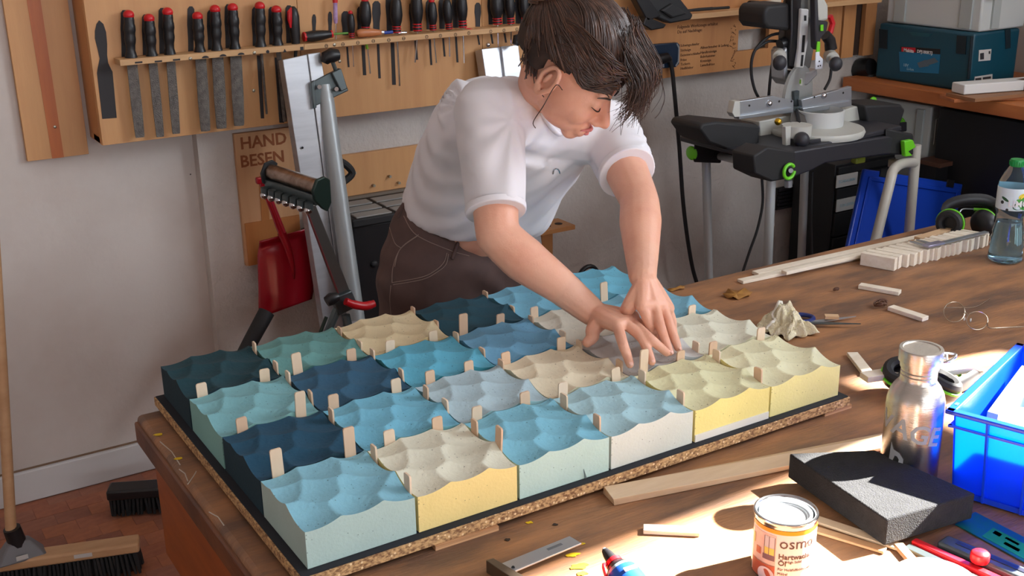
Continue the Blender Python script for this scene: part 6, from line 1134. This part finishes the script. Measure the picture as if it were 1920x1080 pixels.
def tl(s_, size, z, m, bold=False): obj('label_lettering', text_mb(s_, size, fr(tb + V((0, 0, z)), tx_, tr_) @ Matrix.Identity(4), .0002, 'LEFT', bold, wrap=lr + .0006, cut=.004), m, r, smooth=0)
def tl(s_, size, z, m, bold=False, x0=-.028):
    mb = text_mb(s_, size, ID, .0002, 'LEFT', bold, cut=.004); o2 = MB(); R2 = lr + .0006
    for v in mb.v: x = v.x + x0; o2.v.append(tb + V((0, 0, z + v.y)) + tx_ * math.sin(x / R2) * (R2 + v.z) + tr_ * math.cos(x / R2) * (R2 + v.z))
    o2.f = mb.f; o2.m = mb.m; obj('label_lettering', o2, m, r, smooth=0)
m_tt = mat('brown_print', (84, 56, 48), .5); tl('osmo', .027, .066, m_tt); tl('Hartwachs-', .0125, .047, m_tt, True); tl('Öl', .0125, .035, m_tt, True); tl('High Solid', .0062, .040, m_tt, False, -.0155); tl('Für Holzfußböden und', .0064, .026, m_tt); tl('Möbel', .0064, .018, m_tt)
obj('label_seal', wrapshape(ell(-.052 - .0, -.0, .017, .013, 20), lr + .0009, .0003, fr(tb + V((0, 0, .014)), tx_, tr_) @ Matrix.Rotation(0, 4, 'X')) if False else MB().add([tb + V((0, 0, .012 + y)) + tx_ * math.sin((x - .047) / lr) * (lr + .0012) + tr_ * math.cos((x - .047) / lr) * (lr + .0012) for x, y in ell(0, 0, .015, .014, 20)], [tuple(range(20))]), mat('seal_pale', (226, 206, 206), .5), r)
# lid print
for i in range(7): a_ = tb + V((random.uniform(-.02, .02), random.uniform(-.02, .02), H_ - .0098)); obj('lid_print', MB().box(a_, (.008, .0012, .0003)), mat('lid_print', (150, 175, 190), .5), r)
# try square
m_sq = mat('square_steel', (176, 178, 182), .38, .8); zq = TZ + .012; r = thing('try_square', 'steel and brass-edged try square lying near the glue bottle', 'square', P(1000, 1050, z=TZ))
B = [P(936, 1058, z=zq + .003), P(1068, 1005, z=zq + .003), P(1090, 1018, z=zq + .003), P(966, 1070, z=zq + .003)]; obj('blade', MB().hexa([p - V((0, 0, .003)) for p in B] + B), m_sq, r, bev=.0004); 
S_ = [P(911, 1050, z=zq + .012), P(925, 1046, z=zq + .012), P(1010, 1096, z=zq + .012), P(990, 1104, z=zq + .012)]; obj('stock', MB().hexa([V((p.x, p.y, TZ + .0005)) for p in S_] + S_), mat('dark_stock', (98, 84, 70), .45, .5), r, bev=.001)
obj('brass_edge', MB().tube([P(966, 1071, z=zq), P(1090, 1019, z=zq)], .0018, 6), mat('brass_edge', (176, 130, 80), .4, .7), r); obj('rivet', MB().cyl(P(962, 1064, z=zq + .003), P(962, 1064, z=zq + .004), .003, n=8), m_gap, r)
obj('engraving', MB().box((0, 0, 0), (.03, .006, .0004), fr(P(1040, 1025, z=zq + .0032), B[1] - B[0])), mat('engraving', (120, 122, 128), .4, .6), r)
# glue bottle lying in the sun, nozzle to the back
na, nb_, nc = P(1133, 1034, z=TZ + .055), P(1150, 1052, z=TZ + .045), P(1190, 1110, z=TZ + .03)
na, nb_ = P(1134, 1032, z=TZ + .062), P(1150, 1054, z=TZ + .055); d = (nb_ - na).normalized(); nc = nb_ + d * .012; ne = nb_ + d * .13
r = thing('glue_bottle', 'glue bottle with a black nozzle, red collar and blue label', 'bottle', V((nc.x, nc.y, TZ)))
obj('nozzle', MB().tube([na, na.lerp(nb_, .4), nb_], [.0055, .0085, .0105], 14), m_black, r, smooth=60); obj('nozzle_tip', MB().cyl(na - d * .003, na, .0035, n=10), MATS['grey_rim'], r)
obj('collar', MB().tube([nb_ - d * .001, nc - d * .006], .0145, 18), m_red, r); obj('bottle_body', MB().tube([nc - d * .006, nc + d * .004, nc + d * .02, nc + d * .04, ne], [.013, .021, .027, .029, .029], 22), mat('black_bottle', (36, 34, 38), .35), r, smooth=50)
obj('label', MB().tube([nc + d * .014, nc + d * .03, nc + d * .05], [.0262, .0286, .0298], 22, caps=False), mat('glue_blue', (30, 84, 190), .35), r, smooth=60); obj('label_top', MB().tube([nc + d * .008, nc + d * .0145], [.0238, .0265], 22, caps=False), mat('glue_pale', (150, 176, 190), .4), r, smooth=60)
side_ = d.cross(V((0, 0, 1))).normalized(); nn = side_.cross(d).normalized(); nn = nn if nn.z > 0 else -nn; obj('label_white', MB().box((0, 0, 0), (.022, .007, .002), fr(nc + d * .030 + nn * .0288, side_, nn)), m_white, r); obj('red_strap', MB().tube(bez([nb_ + side_ * .014, nb_ + side_ * .027 + d * .012 + nn * .012, nc + side_ * .031 + d * .03, nc + side_ * .031 + d * .06], 14), .003, 6), m_red, r)
# blue stacking crate with contents
zr = TZ + .172; cA = P(1765, 905, z=TZ); c0 = V((P(1772, 768, z=zr).x, P(1772, 768, z=zr).y, 0)); xdir = (P(1922, 628, z=zr) - P(1772, 768, z=zr)); xdir.z = 0; xdir.normalize(); ydir = (P(1922, 818, z=zr) - P(1772, 768, z=zr)); ydir.z = 0; ydir.normalize(); ydir = (ydir - xdir * xdir.dot(ydir)).normalized()
CL, CW, CH = .40, .30, .172; r = thing('blue_crate', 'bright blue plastic stacking crate with parts inside, beside the steel bottle', 'crate', V((c0.x, c0.y, TZ)))
def C_(x, y, z): return V((c0.x, c0.y, TZ)) + xdir * x + ydir * y + V((0, 0, z))
def cbox(mb, x0, x1, y0, y1, z0, z1): return mb.hexa([C_(x0, y0, z0), C_(x1, y0, z0), C_(x1, y1, z0), C_(x0, y1, z0), C_(x0, y0, z1), C_(x1, y0, z1), C_(x1, y1, z1), C_(x0, y1, z1)])
t_ = .003; m_blueT = mat('blue_crate_wall', (14, 84, 236), .3, coat=.2)
nt_ = m_blueT.node_tree; bsdf = nt_.nodes['Principled BSDF']; tl_ = nt_.nodes.new('ShaderNodeBsdfTranslucent'); tl_.inputs[0].default_value = (.02, .36, 1, 1); mx_ = nt_.nodes.new('ShaderNodeMixShader'); mx_.inputs[0].default_value = .5
nt_.links.new(bsdf.outputs[0], mx_.inputs[1]); nt_.links.new(tl_.outputs[0], mx_.inputs[2]); nt_.links.new(mx_.outputs[0], nt_.nodes['Material Output'].inputs[0])
def twall(x0, x1, y0, y1): # slightly tapered wall, narrower at the foot
    cx_, cy_ = CL / 2, CW / 2; k_ = .93
    f = lambda x, y, z: C_(cx_ + (x - cx_) * (k_ if z < .02 else 1), cy_ + (y - cy_) * (k_ if z < .02 else 1), z)
    return MB().hexa([f(x0, y0, .004), f(x1, y0, .004), f(x1, y1, .004), f(x0, y1, .004), f(x0, y0, CH - .004), f(x1, y0, CH - .004), f(x1, y1, CH - .004), f(x0, y1, CH - .004)])
for nm, a in (('end_wall', (.012, .012 + t_, .012, CW - .012)), ('end_wall', (CL - .012 - t_, CL - .012, .012, CW - .012)), ('side_wall', (.012, CL - .012, .012, .012 + t_)), ('side_wall', (.012, CL - .012, CW - .012 - t_, CW - .012))): obj(nm, twall(*a), m_blueT, r)
obj('crate_floor', cbox(MB(), (.026), CL - .026, .022, CW - .022, .001, .005), m_blue, r)
mb = MB()
for a in ((0, CL, 0, .016), (0, CL, CW - .016, CW), (0, .016, 0, CW), (CL - .016, CL, 0, CW)): cbox(mb, a[0], a[1], a[2], a[3], CH - .008, CH)
obj('rim', mb, m_blue, r, bev=.002); mb = MB()
for a in ((.006, CL - .006, .007, .012), (.007, .012, .006, CW - .006), (CL - .012, CL - .007, .006, CW - .006), (.006, CL - .006, CW - .012, CW - .007)): cbox(mb, a[0], a[1], a[2], a[3], CH - .034, CH - .030)
obj('lower_rim', mb, m_blue, r)
for y in (.07, .14, .21): obj('rib', twall(.004, .014, y, y + .004), m_blue, r)
for x in (.09, .2, .31): obj('rib', twall(x, x + .004, .004, .014), m_blue, r)
obj('foot_rim', cbox(MB(), .014, CL - .014, .014, CW - .014, .0, .008) if False else cbox(MB(), .020, .028, .02, CW - .02, .004, .014), m_blue, r); obj('rim_slot', cbox(MB(), .03, .042, .005, .011, CH, CH + .0006), mat('slot_teal', (0, 60, 90), .6), r)
mm = cbox(MB(), .05, .2, .07, .20, .012, .128); obj('foam_offcut', mm, mat('pale_cyan_foam', (168, 220, 224), .9), bev=.008, label='pale cyan foam offcut inside the blue crate', cat='offcut')
obj('grey_offcut', MB().hexa([C_(.1, .04, .012), C_(.32, .04, .012), C_(.32, .06, .012), C_(.1, .06, .012), C_(.13, .035, .13), C_(.32, .035, .158), C_(.32, .055, .158), C_(.13, .055, .13)]), mat('grey_card', (176, 172, 176), .7), label='grey board offcut leaning inside the blue crate', cat='offcut', bev=.001)
# white cup
cz = TZ + .085; cc = P(1754, 1090, z=cz); r = thing('white_cup', 'white round tub with an open rim, cut by the bottom of the photo', 'cup', V((cc.x, cc.y, TZ))); R_ = (P(1832, 1094, z=cz) - P(1674, 1094, z=cz)).length / 2
obj('tub_wall', MB().lathe([(R_ * .82, 0), (R_ * .97, .082), (R_, .084), (R_, .087), (R_ * .94, .087), (R_ * .93, .082), (R_ * .80, .006), (0, .004)], fr((cc.x, cc.y, TZ)), 48), mat('white_plastic', (236, 234, 228), .35), r, smooth=50); mb = MB(); mb.lathe([(0, .0), (R_ * .81, .0), (R_ * .81, .002)], fr((cc.x, cc.y, TZ)), 32); obj('base', mb, MATS['white_plastic'], r)
# tools by the crate: dark slide with red knob, red bar, ruler, packet
def bar(name, label, a, b, w_, h, z, m, cat, bev=.002): p, q = P(*a, z=z), P(*b, z=z); d = q - p; return obj(name, MB().box((0, 0, h / 2), (d.length, w_, h), fr((p + q) / 2, d)), m, bev=bev, label=label, cat=cat)
p, q = P(1765, 1022, z=TZ), P(1960, 1106, z=TZ); d = (q - p); r = thing('slide_cutter', 'dark slide rule cutter with a red knob beside the blue crate', 'cutter', V((p.x, p.y, TZ))); M = fr((p + q) / 2, d)
obj('slide_body', MB().box((0, 0, .007), (d.length, .034, .014), M), mat('slate_plastic', (58, 66, 72), .4), r, bev=.004); obj('slide_groove', MB().box((.015, .004, .0145), (d.length * .9, .010, .001), M), m_black, r); kp = P(1838, 1040, z=TZ + .026); obj('knob', MB().lathe([(.0135, -.012), (.015, -.008), (.015, .002), (.012, .005), (0, .0055)], fr(kp), 24), m_red, r, smooth=50)
bar('red_bar', 'red plastic bar lying under the black foam block toward the white tub', (1712, 1020), (1910, 1110), .014, .010, TZ + .0005, m_red, 'bar'); bar('dark_ruler', 'dark steel ruler beside the red bar', (1700, 1028), (1830, 1090), .016, .006, TZ + .0005, m_bracket, 'ruler', .0006)
bar('wood_stick', 'short pale stick end between the black foam block and the white tub', (1684, 1026), (1712, 1058), .016, .008, TZ + .0005, m_plye, 'stick', .001)
pk = [P(1790, 985, z=TZ), P(1828, 962, z=TZ), P(1960, 1030, z=TZ), P(1930, 1062, z=TZ)]; r = thing('glove_packet', 'flat blue and green printed packet lying between the crate and the slide cutter', 'packet', V((pk[0].x, pk[0].y, TZ)))
obj('packet_sheet', MB().hexa([p + V((0, 0, .0005)) for p in pk] + [p + V((0, 0, .003)) for p in pk]), mat('packet_blue', (22, 74, 130), .35, c2=(20, 110, 90), scale=18), r, bev=.0008)
def pkq(u0, u1, v0, v1): f = lambda u, v: pk[0].lerp(pk[3], u).lerp(pk[1].lerp(pk[2], u), v) if False else pk[0].lerp(pk[1], v).lerp(pk[3].lerp(pk[2], v), u); L2 = [f(u0, v0), f(u1, v0), f(u1, v1), f(u0, v1)]; return MB().hexa([p + V((0, 0, .003)) for p in L2] + [p + V((0, 0, .0036)) for p in L2])
obj('green_field', pkq(.35, .95, .1, .7), mat('packet_green', (30, 140, 70), .35), r); obj('white_mark', pkq(.4, .5, .45, .62), m_white, r); obj('white_mark', pkq(.56, .74, .5, .6), m_white, r); obj('dark_mark', pkq(.6, .8, .25, .38), MATS['leaf_dark'], r)
# ---------------------------------------------------------------- working units -> metres
done = set()
for o in list(SC.objects):
    if o.type in ('MESH', 'EMPTY'):
        o.location = o.location * S
        if o.type == 'MESH':
            if o.data.name not in done: done.add(o.data.name); o.data.transform(Matrix.Scale(S, 4))
            for md in o.modifiers:
                if md.type == 'BEVEL': md.width *= S
